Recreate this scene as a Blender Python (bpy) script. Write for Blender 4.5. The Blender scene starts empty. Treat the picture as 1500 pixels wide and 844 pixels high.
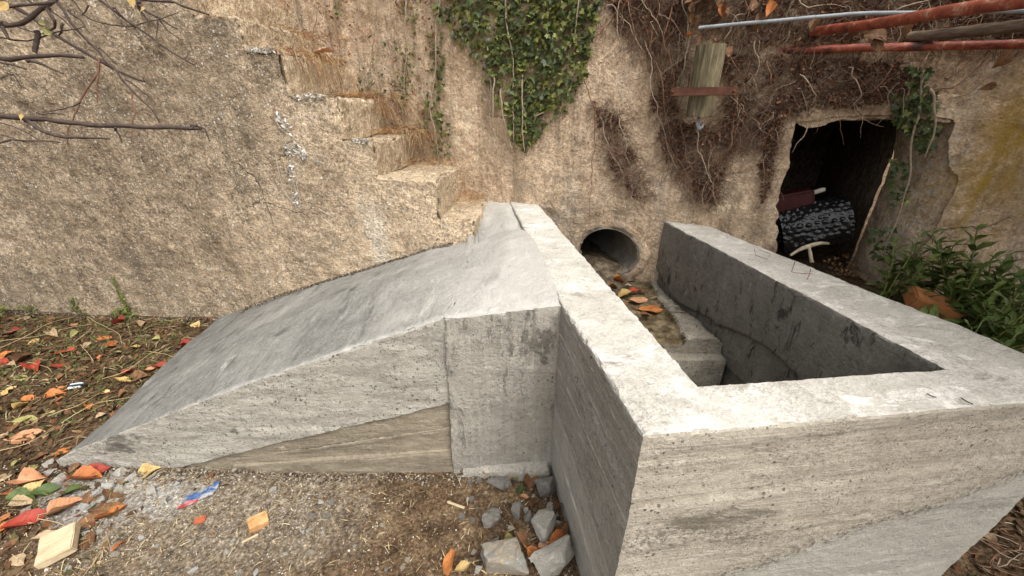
import bpy, bmesh, math, random
import numpy as np
from mathutils import Vector, Matrix, Quaternion

R = math.radians
rng = np.random.default_rng(7)
random.seed(7)
sc = bpy.context.scene
COL = sc.collection

# ------------------------------------------------------------------ camera, sky, sun, exposure
CH, FPX, PITCH = 1.4, 563.0, R(25.0)
cam = bpy.data.cameras.new('camera')
cam.sensor_width = 36.0
cam.lens = 36.0 * FPX / 1500.0
cam.clip_start = 0.02
cam.clip_end = 2000.0
camo = bpy.data.objects.new('camera', cam)
camo.location = (0, 0, CH)
camo.rotation_euler = (R(90) - PITCH, 0, 0)
COL.objects.link(camo)
sc.camera = camo

SUN_DIR = Vector((0.42, -0.50, 0.98)).normalized()      # towards the sun, behind thick cloud
world = bpy.data.worlds.new('World')
sc.world = world
world.use_nodes = True
wn = world.node_tree.nodes
wl = world.node_tree.links
sky = wn.new('ShaderNodeTexSky')
sky.sky_type = 'NISHITA'
sky.sun_disc = False
sky.sun_elevation = math.asin(SUN_DIR.z)
sky.sun_rotation = math.atan2(SUN_DIR.x, SUN_DIR.y)
sky.dust_density = 4.0
hs = wn.new('ShaderNodeHueSaturation')
hs.inputs['Saturation'].default_value = 0.12           # cloud cover: nearly colourless sky
wl.new(sky.outputs[0], hs.inputs['Color'])
bg = wn['Background']
wl.new(hs.outputs[0], bg.inputs['Color'])
bg.inputs['Strength'].default_value = 0.13

sl = bpy.data.lights.new('sun', 'SUN')
sl.energy = 1.5
sl.angle = R(36)
sl.color = (1.0, 0.95, 0.88)
slo = bpy.data.objects.new('sun', sl)
slo.rotation_euler = SUN_DIR.to_track_quat('Z', 'Y').to_euler()
slo.location = (2, -2, 6)
COL.objects.link(slo)

sc.view_settings.view_transform = 'Standard'
sc.view_settings.look = 'None'
sc.view_settings.gamma = 1.0
sc.view_settings.exposure = 1.02
sc.cycles.use_denoising = True
sc.cycles.max_bounces = 6
sc.cycles.caustics_reflective = False
sc.cycles.caustics_refractive = False

# ------------------------------------------------------------------ helpers: rays, noise
CP, SP = math.cos(PITCH), math.sin(PITCH)


def ray(u, v):
    a = (u - 750.0) / FPX
    b = (422.0 - v) / FPX
    return a, CP + b * SP, -SP + b * CP


def at_t(u, v, t):
    d = ray(u, v)
    return np.array([d[0] * t, d[1] * t, CH + d[2] * t])


def hash3(ix, iy, iz, seed):
    h = (ix.astype(np.int64) * 374761393 + iy.astype(np.int64) * 668265263 + iz.astype(np.int64) * 1274126177 + seed * 974634777) & 0xffffffff
    h = ((h ^ (h >> 13)) * 1274126177) & 0xffffffff
    h = ((h ^ (h >> 16)) * 668265263) & 0xffffffff
    return ((h >> 8) & 0xffff) / 65535.0


def vnoise(P, seed=0):
    P = np.asarray(P, float)
    i = np.floor(P)
    f = P - i
    f = f * f * (3 - 2 * f)
    x, y, z = i[..., 0], i[..., 1], i[..., 2]
    out = 0
    for dx in (0, 1):
        wx = f[..., 0] if dx else 1 - f[..., 0]
        for dy in (0, 1):
            wy = f[..., 1] if dy else 1 - f[..., 1]
            for dz in (0, 1):
                wz = f[..., 2] if dz else 1 - f[..., 2]
                out = out + wx * wy * wz * hash3(x + dx, y + dy, z + dz, seed)
    return out * 2 - 1


def fbm(P, freq, octv=4, seed=0, gain=0.5):
    P = np.asarray(P, float)
    s, a = 0, 1.0
    for k in range(octv):
        s = s + a * vnoise(P * freq + 17.3 * k, seed + k)
        freq *= 2.03
        a *= gain
    return s


def vfbm(P, freq, octv=3, seed=0):
    return np.stack([fbm(P, freq, octv, seed + 11), fbm(P, freq, octv, seed + 37), fbm(P, freq, octv, seed + 71)], -1)


def sstep(a, b, x):
    t = np.clip((np.asarray(x, float) - a) / (b - a), 0, 1)
    return t * t * (3 - 2 * t)


# ------------------------------------------------------------------ helpers: objects
def mesh_np(name, V, F, mats=None, fm=None, smooth=True, sharp=None):
    me = bpy.data.meshes.new(name)
    V = np.asarray(V, np.float32).reshape(-1, 3)
    if isinstance(F, np.ndarray):
        n, k = F.shape
        me.vertices.add(len(V))
        me.vertices.foreach_set('co', V.ravel())
        me.loops.add(n * k)
        me.loops.foreach_set('vertex_index', F.astype(np.int32).ravel())
        me.polygons.add(n)
        me.polygons.foreach_set('loop_start', np.arange(0, n * k, k, dtype=np.int32))
        me.update(calc_edges=True)
    else:
        me.from_pydata(V.tolist(), [], F)
    for m in (mats or []):
        me.materials.append(m)
    if fm is not None:
        me.polygons.foreach_set('material_index', np.asarray(fm, np.int32))
    if smooth:
        me.polygons.foreach_set('use_smooth', np.ones(len(me.polygons), bool))
        if sharp:
            me.set_sharp_from_angle(angle=R(sharp))
    me.update()
    return me


def ob(name, me, parent=None, loc=None):
    o = bpy.data.objects.new(name, me)
    COL.objects.link(o)
    if parent is not None:
        o.parent = parent
        o.location = -parent.location if loc is None else loc
        if loc is None and parent.parent is not None:
            o.location = (0, 0, 0)
    elif loc is not None:
        o.location = loc
    return o


def thing(name, label, cat, loc=(0, 0, 0), group=None):
    o = bpy.data.objects.new(name, None)
    o.empty_display_size = 0.05
    COL.objects.link(o)
    o.location = loc
    return tag(o, label, cat, group)


def tag(o, label, cat, group=None, kind=None):
    o['label'] = label
    o['category'] = cat
    if group:
        o['group'] = group
    if kind:
        o['kind'] = kind
    return o


def gridF(nu, nv, off=0):
    i = np.arange(nu - 1)[:, None]
    j = np.arange(nv - 1)[None, :]
    a = i * nv + j
    return np.stack([a, a + nv, a + nv + 1, a + 1], -1).reshape(-1, 4) + off


def solid(name, panels, mats, amp=0.0025, freq=9.0, chip=0.008, merge=2e-4, fine=0.0012, seed=0, sharp=40):
    """panels: (nu, nv, fn(U,V)->P, material index, relief fn or None). Welded, roughened, edges chipped."""
    Vs, Fs, Ms, n = [], [], [], 0
    for nu, nv, fn, mi, rel in panels:
        U, W = np.meshgrid(np.linspace(0, 1, nu), np.linspace(0, 1, nv), indexing='ij')
        P = fn(U, W)
        if rel is not None:
            fade = np.clip(np.minimum(np.minimum(U, 1 - U), np.minimum(W, 1 - W)) * 25, 0, 1)
            du = np.gradient(P, axis=0)
            dv = np.gradient(P, axis=1)
            N = np.cross(du, dv)
            N /= np.linalg.norm(N, axis=-1, keepdims=True) + 1e-12
            P = P + N * (rel(P, U, W) * fade)[..., None]
        Vs.append(P.reshape(-1, 3))
        Fs.append(gridF(nu, nv, n))
        Ms.append(np.full((nu - 1) * (nv - 1), mi))
        n += nu * nv
    V = np.concatenate(Vs)
    F = np.concatenate(Fs)
    key = np.round(V / merge).astype(np.int64)
    _, first, inv = np.unique(key, axis=0, return_index=True, return_inverse=True)
    V = V[first]
    F = inv.reshape(-1)[F]
    # face normals, sharp vertices
    e1 = V[F[:, 2]] - V[F[:, 0]]
    e2 = V[F[:, 3]] - V[F[:, 1]]
    FN = np.cross(e1, e2)
    FN /= np.linalg.norm(FN, axis=1, keepdims=True) + 1e-12
    VN = np.zeros_like(V)
    cnt = np.zeros(len(V))
    for k in range(4):
        np.add.at(VN, F[:, k], FN)
        np.add.at(cnt, F[:, k], 1)
    ln = np.linalg.norm(VN, axis=1) / np.maximum(cnt, 1)
    edge = np.clip((0.97 - ln) / 0.25, 0, 1)
    VNn = VN / (np.linalg.norm(VN, axis=1, keepdims=True) + 1e-12)
    c = np.abs(fbm(V, 28, 3, seed + 5)) ** 1.3 * chip + chip * 0.25 + np.clip(fbm(V, 7, 2, seed + 9) - 0.35, 0, 1) * chip * 3.0
    D = vfbm(V, freq, 3, seed) * amp + vfbm(V, 60, 2, seed + 3) * fine
    V = V + D - VNn * (edge * c)[:, None]
    return mesh_np(name, V, F, mats, np.concatenate(Ms), True, sharp)


def quad(a, b, c, d):
    a, b, c, d = [np.array(p, float) for p in (a, b, c, d)]

    def fn(U, W):
        U = U[..., None]
        W = W[..., None]
        return a * (1 - U) * (1 - W) + b * U * (1 - W) + c * U * W + d * (1 - U) * W
    return fn


def nseg(a, b, res=0.01):
    return max(2, int(np.linalg.norm(np.array(a, float) - np.array(b, float)) / res) + 1)


def qpanel(a, b, c, d, mi=0, rel=None, res=0.01, nu=None, nv=None):
    return (nu or nseg(a, b, res), nv or nseg(a, d, res), quad(a, b, c, d), mi, rel)


def tubes(name, paths, mats=None, sides=5, fm=None, jitter=0.0):
    """paths: list of (points Nx3, radii N). One mesh."""
    Vs, Fs, FM, n = [], [], [], 0
    ang = np.linspace(0, 2 * np.pi, sides, endpoint=False)
    for pi, (P, rad) in enumerate(paths):
        P = np.asarray(P, float)
        rad = np.broadcast_to(np.asarray(rad, float), (len(P),))
        T = np.gradient(P, axis=0)
        T /= np.linalg.norm(T, axis=1, keepdims=True) + 1e-12
        ref = np.array([0.31, 0.2, 0.93]) if abs(T[0, 2]) < 0.8 else np.array([0.9, 0.3, 0.1])
        A = np.cross(T, ref)
        A /= np.linalg.norm(A, axis=1, keepdims=True) + 1e-12
        B = np.cross(T, A)
        rr = rad[:, None] * (1 + jitter * rng.normal(size=(len(P), sides)))
        ring = P[:, None] + rr[..., None] * (np.cos(ang)[None, :, None] * A[:, None] + np.sin(ang)[None, :, None] * B[:, None])
        Vs.append(ring.reshape(-1, 3))
        m = len(P)
        i = np.arange(m - 1)[:, None]
        j = np.arange(sides)[None, :]
        a = n + i * sides + j
        b = n + i * sides + (j + 1) % sides
        q = np.stack([a, b, b + sides, a + sides], -1).reshape(-1, 4)
        Fs.append(q)
        FM.append(np.full(len(q), fm[pi] if fm else 0))
        # end caps as quads/fans
        for s0 in (n, n + (m - 1) * sides):
            for k in range(1, sides - 1, 2):
                Fs.append(np.array([[s0, s0 + k, s0 + k + 1, s0 + min(k + 2, sides - 1)]]) if k + 2 <= sides - 1 else np.array([[s0, s0 + k, s0 + k + 1, s0 + k + 1]]))
                FM.append(np.array([fm[pi] if fm else 0]))
        n += m * sides
    F = np.concatenate(Fs)
    FM = np.concatenate(FM)
    tri = F[:, 2] == F[:, 3]
    if tri.any():
        F = F[~tri]
        FM = FM[~tri]
    return mesh_np(name, np.concatenate(Vs), F, mats, FM, True)


def wiggle(P, n, amp, seed, freq=6):
    """resample a polyline smoothly to n points and add wander"""
    P = np.asarray(P, float)
    d = np.r_[0, np.cumsum(np.linalg.norm(np.diff(P, axis=0), axis=1))]
    s = np.linspace(0, d[-1], n)
    Q = np.stack([np.interp(s, d, P[:, k]) for k in range(3)], -1)
    for _ in range(2):
        Q[1:-1] = (Q[:-2] + 2 * Q[1:-1] + Q[2:]) / 4
    S = np.stack([s * freq, np.full(n, seed * 3.17), np.full(n, seed * 1.31)], -1)
    W = vfbm(S, 1.0, 3, int(seed) % 50)
    return Q + W * amp * np.minimum(1, np.arange(n) / 3.0)[:, None]


def inpoly(x, y, poly):
    poly = np.asarray(poly, float)
    ins = np.zeros(np.shape(x), bool)
    j = len(poly) - 1
    for i in range(len(poly)):
        xi, yi = poly[i]
        xj, yj = poly[j]
        c = ((yi > y) != (yj > y)) & (x < (xj - xi) * (y - yi) / (yj - yi + 1e-12) + xi)
        ins ^= c
        j = i
    return ins


def sample_poly(poly, n):
    poly = np.asarray(poly, float)
    lo, hi = poly.min(0), poly.max(0)
    out = np.zeros((0, 2))
    while len(out) < n:
        q = rng.uniform(lo, hi, (n * 3, 2))
        out = np.concatenate([out, q[inpoly(q[:, 0], q[:, 1], poly)]])
    return out[:n]


# ------------------------------------------------------------------ materials
class Mat:
    def __init__(s, name, rough=0.9, spec=0.3):
        s.m = bpy.data.materials.new(name)
        s.m.use_nodes = True
        s.nt = s.m.node_tree
        s.b = s.nt.nodes['Principled BSDF']
        s.b.inputs['Roughness'].default_value = rough
        s.b.inputs['Specular IOR Level'].default_value = spec
        s.co = s.nt.nodes.new('ShaderNodeTexCoord').outputs['Object']

    def n(s, t):
        return s.nt.nodes.new(t)

    def put(s, sock, v):
        if isinstance(v, bpy.types.NodeSocket):
            s.nt.links.new(v, sock)
        elif isinstance(v, tuple) and len(v) == 3 and len(sock.default_value) == 4:
            sock.default_value = (*v, 1)
        else:
            sock.default_value = v

    def map(s, scale=(1, 1, 1), rot=(0, 0, 0), loc=(0, 0, 0), co=None):
        n = s.n('ShaderNodeMapping')
        n.inputs['Scale'].default_value = scale
        n.inputs['Rotation'].default_value = rot
        n.inputs['Location'].default_value = loc
        s.put(n.inputs['Vector'], co or s.co)
        return n.outputs[0]

    def noise(s, scale, detail=4, rough=0.55, co=None, dist=0.0):
        n = s.n('ShaderNodeTexNoise')
        n.inputs['Scale'].default_value = scale
        n.inputs['Detail'].default_value = detail
        n.inputs['Roughness'].default_value = rough
        n.inputs['Distortion'].default_value = dist
        s.put(n.inputs['Vector'], co or s.co)
        return n.outputs['Fac']

    def vor(s, scale, out='Distance', feat='F1', co=None, rnd=1.0):
        n = s.n('ShaderNodeTexVoronoi')
        n.feature = feat
        n.inputs['Scale'].default_value = scale
        n.inputs['Randomness'].default_value = rnd
        s.put(n.inputs['Vector'], co or s.co)
        return n.outputs[out]

    def ramp(s, fac, stops, interp='LINEAR'):
        n = s.n('ShaderNodeValToRGB')
        n.color_ramp.interpolation = interp
        el = n.color_ramp.elements
        while len(el) < len(stops):
            el.new(0.5)
        for e, (p, c) in zip(el, stops):
            e.position = p
            e.color = (c, c, c, 1) if isinstance(c, (int, float)) else (*c, 1)
        s.put(n.inputs[0], fac)
        return n.outputs['Color']

    def mix(s, fac, a, b, mode='MIX'):
        n = s.n('ShaderNodeMix')
        n.data_type = 'RGBA'
        n.blend_type = mode
        n.clamp_result = False
        s.put(n.inputs[0], fac)
        s.put(n.inputs[6], a)
        s.put(n.inputs[7], b)
        return n.outputs[2]

    def math(s, op, a, b=0.0, clamp=False):
        n = s.n('ShaderNodeMath')
        n.operation = op
        n.use_clamp = clamp
        s.put(n.inputs[0], a)
        if len(n.inputs) > 1:
            s.put(n.inputs[1], b)
        return n.outputs[0]

    def sep(s, co=None):
        n = s.n('ShaderNodeSeparateXYZ')
        s.put(n.inputs[0], co or s.co)
        return n.outputs

    def attr(s, name):
        n = s.n('ShaderNodeAttribute')
        n.attribute_name = name
        return n.outputs['Color']

    def rand(s):
        return s.n('ShaderNodeObjectInfo').outputs['Random']

    def bump(s, h, dist=0.004, strength=1.0, prev=None):
        n = s.n('ShaderNodeBump')
        n.inputs['Distance'].default_value = dist
        n.inputs['Strength'].default_value = strength
        s.put(n.inputs['Height'], h)
        if prev is not None:
            s.put(n.inputs['Normal'], prev)
        s.put(s.b.inputs['Normal'], n.outputs[0])
        return n.outputs[0]

    def col(s, c):
        s.put(s.b.inputs['Base Color'], c)
        return s.m


def plain(name, c, rough=0.85, var=0.25, scale=30, bump=0.0, spec=0.3):
    m = Mat(name, rough, spec)
    f = m.noise(scale, 5, 0.65)
    v = m.ramp(f, [(0.25, 1 - var), (0.75, 1 + var)])
    m.col(m.mix(1.0, c, v, 'MULTIPLY'))
    if bump:
        m.bump(f, bump)
    return m.m


def m_concrete(name, dark, light, streak=(3, 3, 22), holes=0.5, patch=None, bumpd=0.004, rough=0.92, holescale=60, grain=0.16, stw=0.22, speck=0.5):
    m = Mat(name, rough, 0.25)
    big = m.noise(2.3, 8, 0.7, dist=0.6)
    st = m.noise(3.0, 8, 0.7, m.map(streak))
    mid = m.noise(12, 10, 0.78, dist=0.3)
    fac = m.math('ADD', m.math('MULTIPLY', big, 0.38), m.math('ADD', m.math('MULTIPLY', st, stw), m.math('MULTIPLY', mid, 0.62 - stw)))
    base = m.ramp(fac, [(0.37, dark), (0.5, tuple((a + b) / 2 for a, b in zip(dark, light))), (0.63, light)])
    if patch:          # irregular damp or pale patches: (colour, scale, lo, hi, stretch)
        for pc, ps, lo, hi, pm in patch:
            f = m.ramp(m.noise(ps, 10, 0.76, m.map(pm), dist=0.5), [(lo, 0.0), (hi, 1.0)])
            base = m.mix(f, base, pc)
    fine = m.noise(170, 3, 0.65)
    coarse = m.noise(70, 4, 0.7)
    rg = m.ramp(m.noise(4.5, 8, 0.75, m.map((1, 1, 1.6), loc=(5, 2, 1))), [(0.44, 0.25), (0.58, 1.0)])
    sp = m.ramp(coarse, [(0.33, 0.42), (0.48, 0.95), (0.66, 1.35)])
    base = m.mix(m.math('MULTIPLY', rg, speck), base, m.mix(1.0, base, sp, 'MULTIPLY'))
    base = m.mix(1.0, base, m.ramp(fine, [(0.3, 1 - grain), (0.7, 1 + grain)]), 'MULTIPLY')
    h = m.math('ADD', m.math('MULTIPLY', mid, 0.7), m.math('MULTIPLY', fine, 0.25))
    h = m.math('ADD', h, m.math('MULTIPLY', m.math('MULTIPLY', coarse, rg), 0.9))
    h = m.math('ADD', h, m.math('MULTIPLY', st, 0.4))
    if holes:
        for hsc, k in ((holescale, 0.30), (holescale * 2.1, 0.36)):
            vd = m.vor(hsc)
            msk = m.ramp(m.noise(6, 6, 0.7, m.map((1, 1, 1), loc=(hsc, 0, 0))), [(0.44, 0.0), (0.54, 1.0)])
            rnd = m.sep(m.vor(hsc, 'Color'))
            size = m.math('MULTIPLY', m.math('POWER', rnd[0], 2.0), k * holes)
            hole = m.math('MULTIPLY', m.math('LESS_THAN', vd, size), msk)
            base = m.mix(m.math('MULTIPLY', hole, 0.8), base, tuple(c * 0.3 for c in dark))
            h = m.math('SUBTRACT', h, m.math('MULTIPLY', hole, 0.8))
    m.bump(h, bumpd)
    return m, base


def fin(t):
    return t[0].col(t[1])


# pale dry laitance on the tops of the new concrete
M_TOP = fin(m_concrete('concrete_trowelled', (0.38, 0.355, 0.305), (0.63, 0.60, 0.54), streak=(4, 7, 4), holes=0.35,
                       patch=[((0.29, 0.268, 0.23), 8, 0.57, 0.66, (1, 1.6, 1)), ((0.70, 0.675, 0.615), 6, 0.53, 0.62, (1, 1.6, 1))], bumpd=0.008, grain=0.16))
t = m_concrete('concrete_slab', (0.165, 0.16, 0.144), (0.35, 0.34, 0.308), streak=(12, 2, 12), holes=0.3, stw=0.3,
               patch=[((0.11, 0.106, 0.096), 5, 0.55, 0.64, (1.6, 0.6, 1)), ((0.45, 0.435, 0.395), 6, 0.58, 0.70, (1.3, 0.8, 1))], bumpd=0.010, grain=0.22)
x = t[0].sep()[0]
wig = t[0].math('MULTIPLY', t[0].noise(4, 8, 0.75), 0.9)
f = t[0].ramp(t[0].math('MULTIPLY', t[0].math('ADD', t[0].math('ADD', x, wig), 1.0), 0.5), [(0.40, 0.0), (0.74, 1.0)])
wet = t[0].ramp(t[0].math('MULTIPLY', t[0].math('ADD', t[0].math('ADD', x, t[0].math('MULTIPLY', t[0].noise(5, 8, 0.75, t[0].map((1.5, 0.7, 1))), 1.2)), 2.5), 0.4), [(0.42, 0.75), (0.72, 0.0)])
cs = t[0].mix(f, t[0].mix(wet, t[1], t[0].mix(1.0, t[1], (0.50, 0.505, 0.50), 'MULTIPLY')), t[0].mix(0.62, t[1], (0.60, 0.575, 0.52)))
ey = t[0].math('ADD', t[0].sep()[1], t[0].math('MULTIPLY', t[0].noise(18, 8, 0.75), 0.11))          # worn pale arris
ew = t[0].math('MULTIPLY', t[0].ramp(t[0].math('SUBTRACT', ey, 1.0), [(0.215, 0.8), (0.255, 0.0)]), t[0].ramp(t[0].math('MULTIPLY', t[0].math('ADD', x, 2.0), 0.5), [(0.25, 0.0), (0.5, 1.0)]))
M_SLAB = t[0].col(t[0].mix(ew, cs, (0.60, 0.58, 0.53)))
# board-marked vertical faces
t = m_concrete('concrete_board_marked', (0.30, 0.262, 0.205), (0.48, 0.435, 0.355), streak=(1.0, 1.0, 48), holes=1.0, stw=0.20,
               patch=[((0.18, 0.158, 0.122), 3.4, 0.575, 0.66, (1, 1, 3.6)), ((0.50, 0.46, 0.38), 5, 0.57, 0.66, (1, 1, 5))], bumpd=0.007)
q = t[0]
s3 = q.sep()
wob = q.math('MULTIPLY', q.math('SUBTRACT', q.noise(3, 8, 0.7), 0.5), 0.20)
base = t[1]
ln = q.math('SUBTRACT', q.math('ADD', s3[2], wob), q.math('MULTIPLY', s3[0], 0.40))      # the second pour came up to this slanting line
base = q.mix(q.ramp(ln, [(0.02, 0.9), (0.06, 0.0)]), base, q.mix(0.6, base, (0.35, 0.35, 0.315)))
crumb = q.ramp(q.noise(75, 5, 0.75), [(0.47, 0.0), (0.56, 1.0)])
near = q.ramp(q.math('ABSOLUTE', q.math('SUBTRACT', ln, 0.05)), [(0.004, 1.0), (0.045, 0.0)])
base = q.mix(q.math('MULTIPLY', q.math('MULTIPLY', crumb, near), 0.8), base, (0.105, 0.092, 0.072))
hc = q.math('ADD', q.math('SUBTRACT', s3[2], 0.47), q.math('ADD', wob, q.math('MULTIPLY', s3[0], 0.05)))   # honeycombed strip
near2 = q.math('MULTIPLY', q.ramp(q.math('ABSOLUTE', hc), [(0.01, 1.0), (0.07, 0.0)]), q.ramp(s3[0], [(0.55, 1.0), (0.85, 0.0)]))
base = q.mix(q.math('MULTIPLY', q.math('MULTIPLY', crumb, near2), 0.75), base, (0.12, 0.105, 0.082))
for lv, sl_, kk in ((0.765, 0.0, 0.5), (0.70, 0.02, 0.35), (0.60, 0.03, 0.3), (0.36, 0.06, 0.4), (0.26, 0.05, 0.3)):      # shut joints between boards
    dz_ = q.math('ABSOLUTE', q.math('SUBTRACT', q.math('ADD', q.math('SUBTRACT', s3[2], q.math('MULTIPLY', s3[0], sl_)), q.math('MULTIPLY', wob, 0.05)), lv))
    br = q.ramp(q.noise(6, 7, 0.75, q.map((1, 1, 1), loc=(lv * 30, 0, 0))), [(0.44, 0.0), (0.54, kk)])
    base = q.mix(q.math('MULTIPLY', q.ramp(dz_, [(0.001, 1.0), (0.004, 0.0)]), br), base, (0.13, 0.115, 0.09))
base = q.mix(q.math('MULTIPLY', q.ramp(s3[2], [(0.752, 0.0), (0.760, 0.35)]), q.ramp(s3[0], [(0.35, 0.2), (1.0, 1.0)])), base, (0.25, 0.23, 0.19))
M_FRONT = q.col(base)
t = m_concrete('concrete_damp_boards', (0.215, 0.203, 0.176), (0.40, 0.38, 0.335), streak=(1.0, 1.0, 40), holes=0.9, stw=0.34,
               patch=[((0.13, 0.122, 0.106), 5, 0.57, 0.65, (1, 1, 2))], bumpd=0.008)
q = t[0]
s3 = q.sep()
zz_ = q.math('ADD', s3[2], q.math('MULTIPLY', q.math('SUBTRACT', q.noise(7, 6, 0.7), 0.5), 0.012))
base = t[1]
low = q.math('SUBTRACT', zz_, q.math('MULTIPLY', s3[1], 0.185))
base = q.mix(q.ramp(low, [(0.165, 0.75), (0.178, 0.0)]), base, q.mix(0.6, base, (0.50, 0.475, 0.42)))
for lv, sl_ in ((0.661, 0.115), (0.512, 0.04), (0.175, 0.185), (0.60, 0.08), (0.40, 0.10), (0.05, 0.16)):   # pale laitance ridges between the boards
    dz_ = q.math('ABSOLUTE', q.math('SUBTRACT', q.math('SUBTRACT', zz_, q.math('MULTIPLY', s3[1], sl_)), lv))
    br = q.ramp(q.noise(9, 6, 0.75, q.map((1, 1, 1), loc=(lv * 30, 0, 0))), [(0.42, 0.0), (0.54, 0.8)])
    base = q.mix(q.math('MULTIPLY', q.ramp(dz_, [(0.0015, 1.0), (0.0045, 0.0)]), br), base, (0.66, 0.63, 0.56))
M_SIDE = q.col(base)
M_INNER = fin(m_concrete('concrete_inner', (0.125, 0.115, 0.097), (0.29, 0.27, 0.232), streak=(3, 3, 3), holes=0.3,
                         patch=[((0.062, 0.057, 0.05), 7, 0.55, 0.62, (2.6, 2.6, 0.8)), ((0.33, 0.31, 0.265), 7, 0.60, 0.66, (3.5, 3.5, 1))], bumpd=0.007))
M_PILLAR = fin(m_concrete('concrete_pillar', (0.27, 0.25, 0.21), (0.46, 0.43, 0.37), streak=(24, 24, 1.3), holes=0.9, stw=0.30,
                          patch=[((0.17, 0.157, 0.132), 3.6, 0.54, 0.60, (2.2, 2.2, 0.7)), ((0.50, 0.475, 0.41), 5, 0.59, 0.66, (2.4, 2.4, 0.8))], bumpd=0.007))
M_FACE = fin(m_concrete('concrete_face', (0.28, 0.26, 0.22), (0.48, 0.45, 0.385), streak=(2, 2, 14), holes=1.2,
                        patch=[((0.15, 0.138, 0.115), 4, 0.55, 0.61, (1, 1, 1.5)), ((0.50, 0.475, 0.415), 5, 0.58, 0.66, (1, 1, 2))], bumpd=0.008))
M_BAND = fin(m_concrete('concrete_old_band', (0.15, 0.126, 0.09), (0.34, 0.29, 0.215), streak=(2, 2, 30), holes=0.3, stw=0.35,
                        patch=[((0.42, 0.38, 0.31), 8, 0.61, 0.66, (1, 1, 5))], bumpd=0.006))
M_BENCH = fin(m_concrete('concrete_rough_bench', (0.22, 0.19, 0.145), (0.50, 0.455, 0.37), streak=(6, 6, 6), holes=1.0, bumpd=0.016,
                         patch=[((0.12, 0.095, 0.06), 9, 0.56, 0.62, (1, 1, 1)), ((0.60, 0.57, 0.5), 16, 0.58, 0.64, (1, 1, 1))]))
M_CHIP = fin(m_concrete('concrete_chunk', (0.38, 0.35, 0.295), (0.66, 0.625, 0.55), streak=(3, 3, 3), holes=0.5, bumpd=0.006, holescale=9))
M_STONED = fin(m_concrete('stone_dark', (0.19, 0.175, 0.152), (0.36, 0.34, 0.30), streak=(3, 3, 3), holes=0.0, bumpd=0.006))
M_STONET = fin(m_concrete('stone_tan', (0.33, 0.26, 0.175), (0.54, 0.48, 0.385), streak=(3, 3, 3), holes=0.0, bumpd=0.006,
                          patch=[((0.38, 0.36, 0.32), 1.6, 0.5, 0.54, (1, 1, 1)), ((0.70, 0.68, 0.62), 3, 0.6, 0.63, (1, 1, 1))]))


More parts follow.
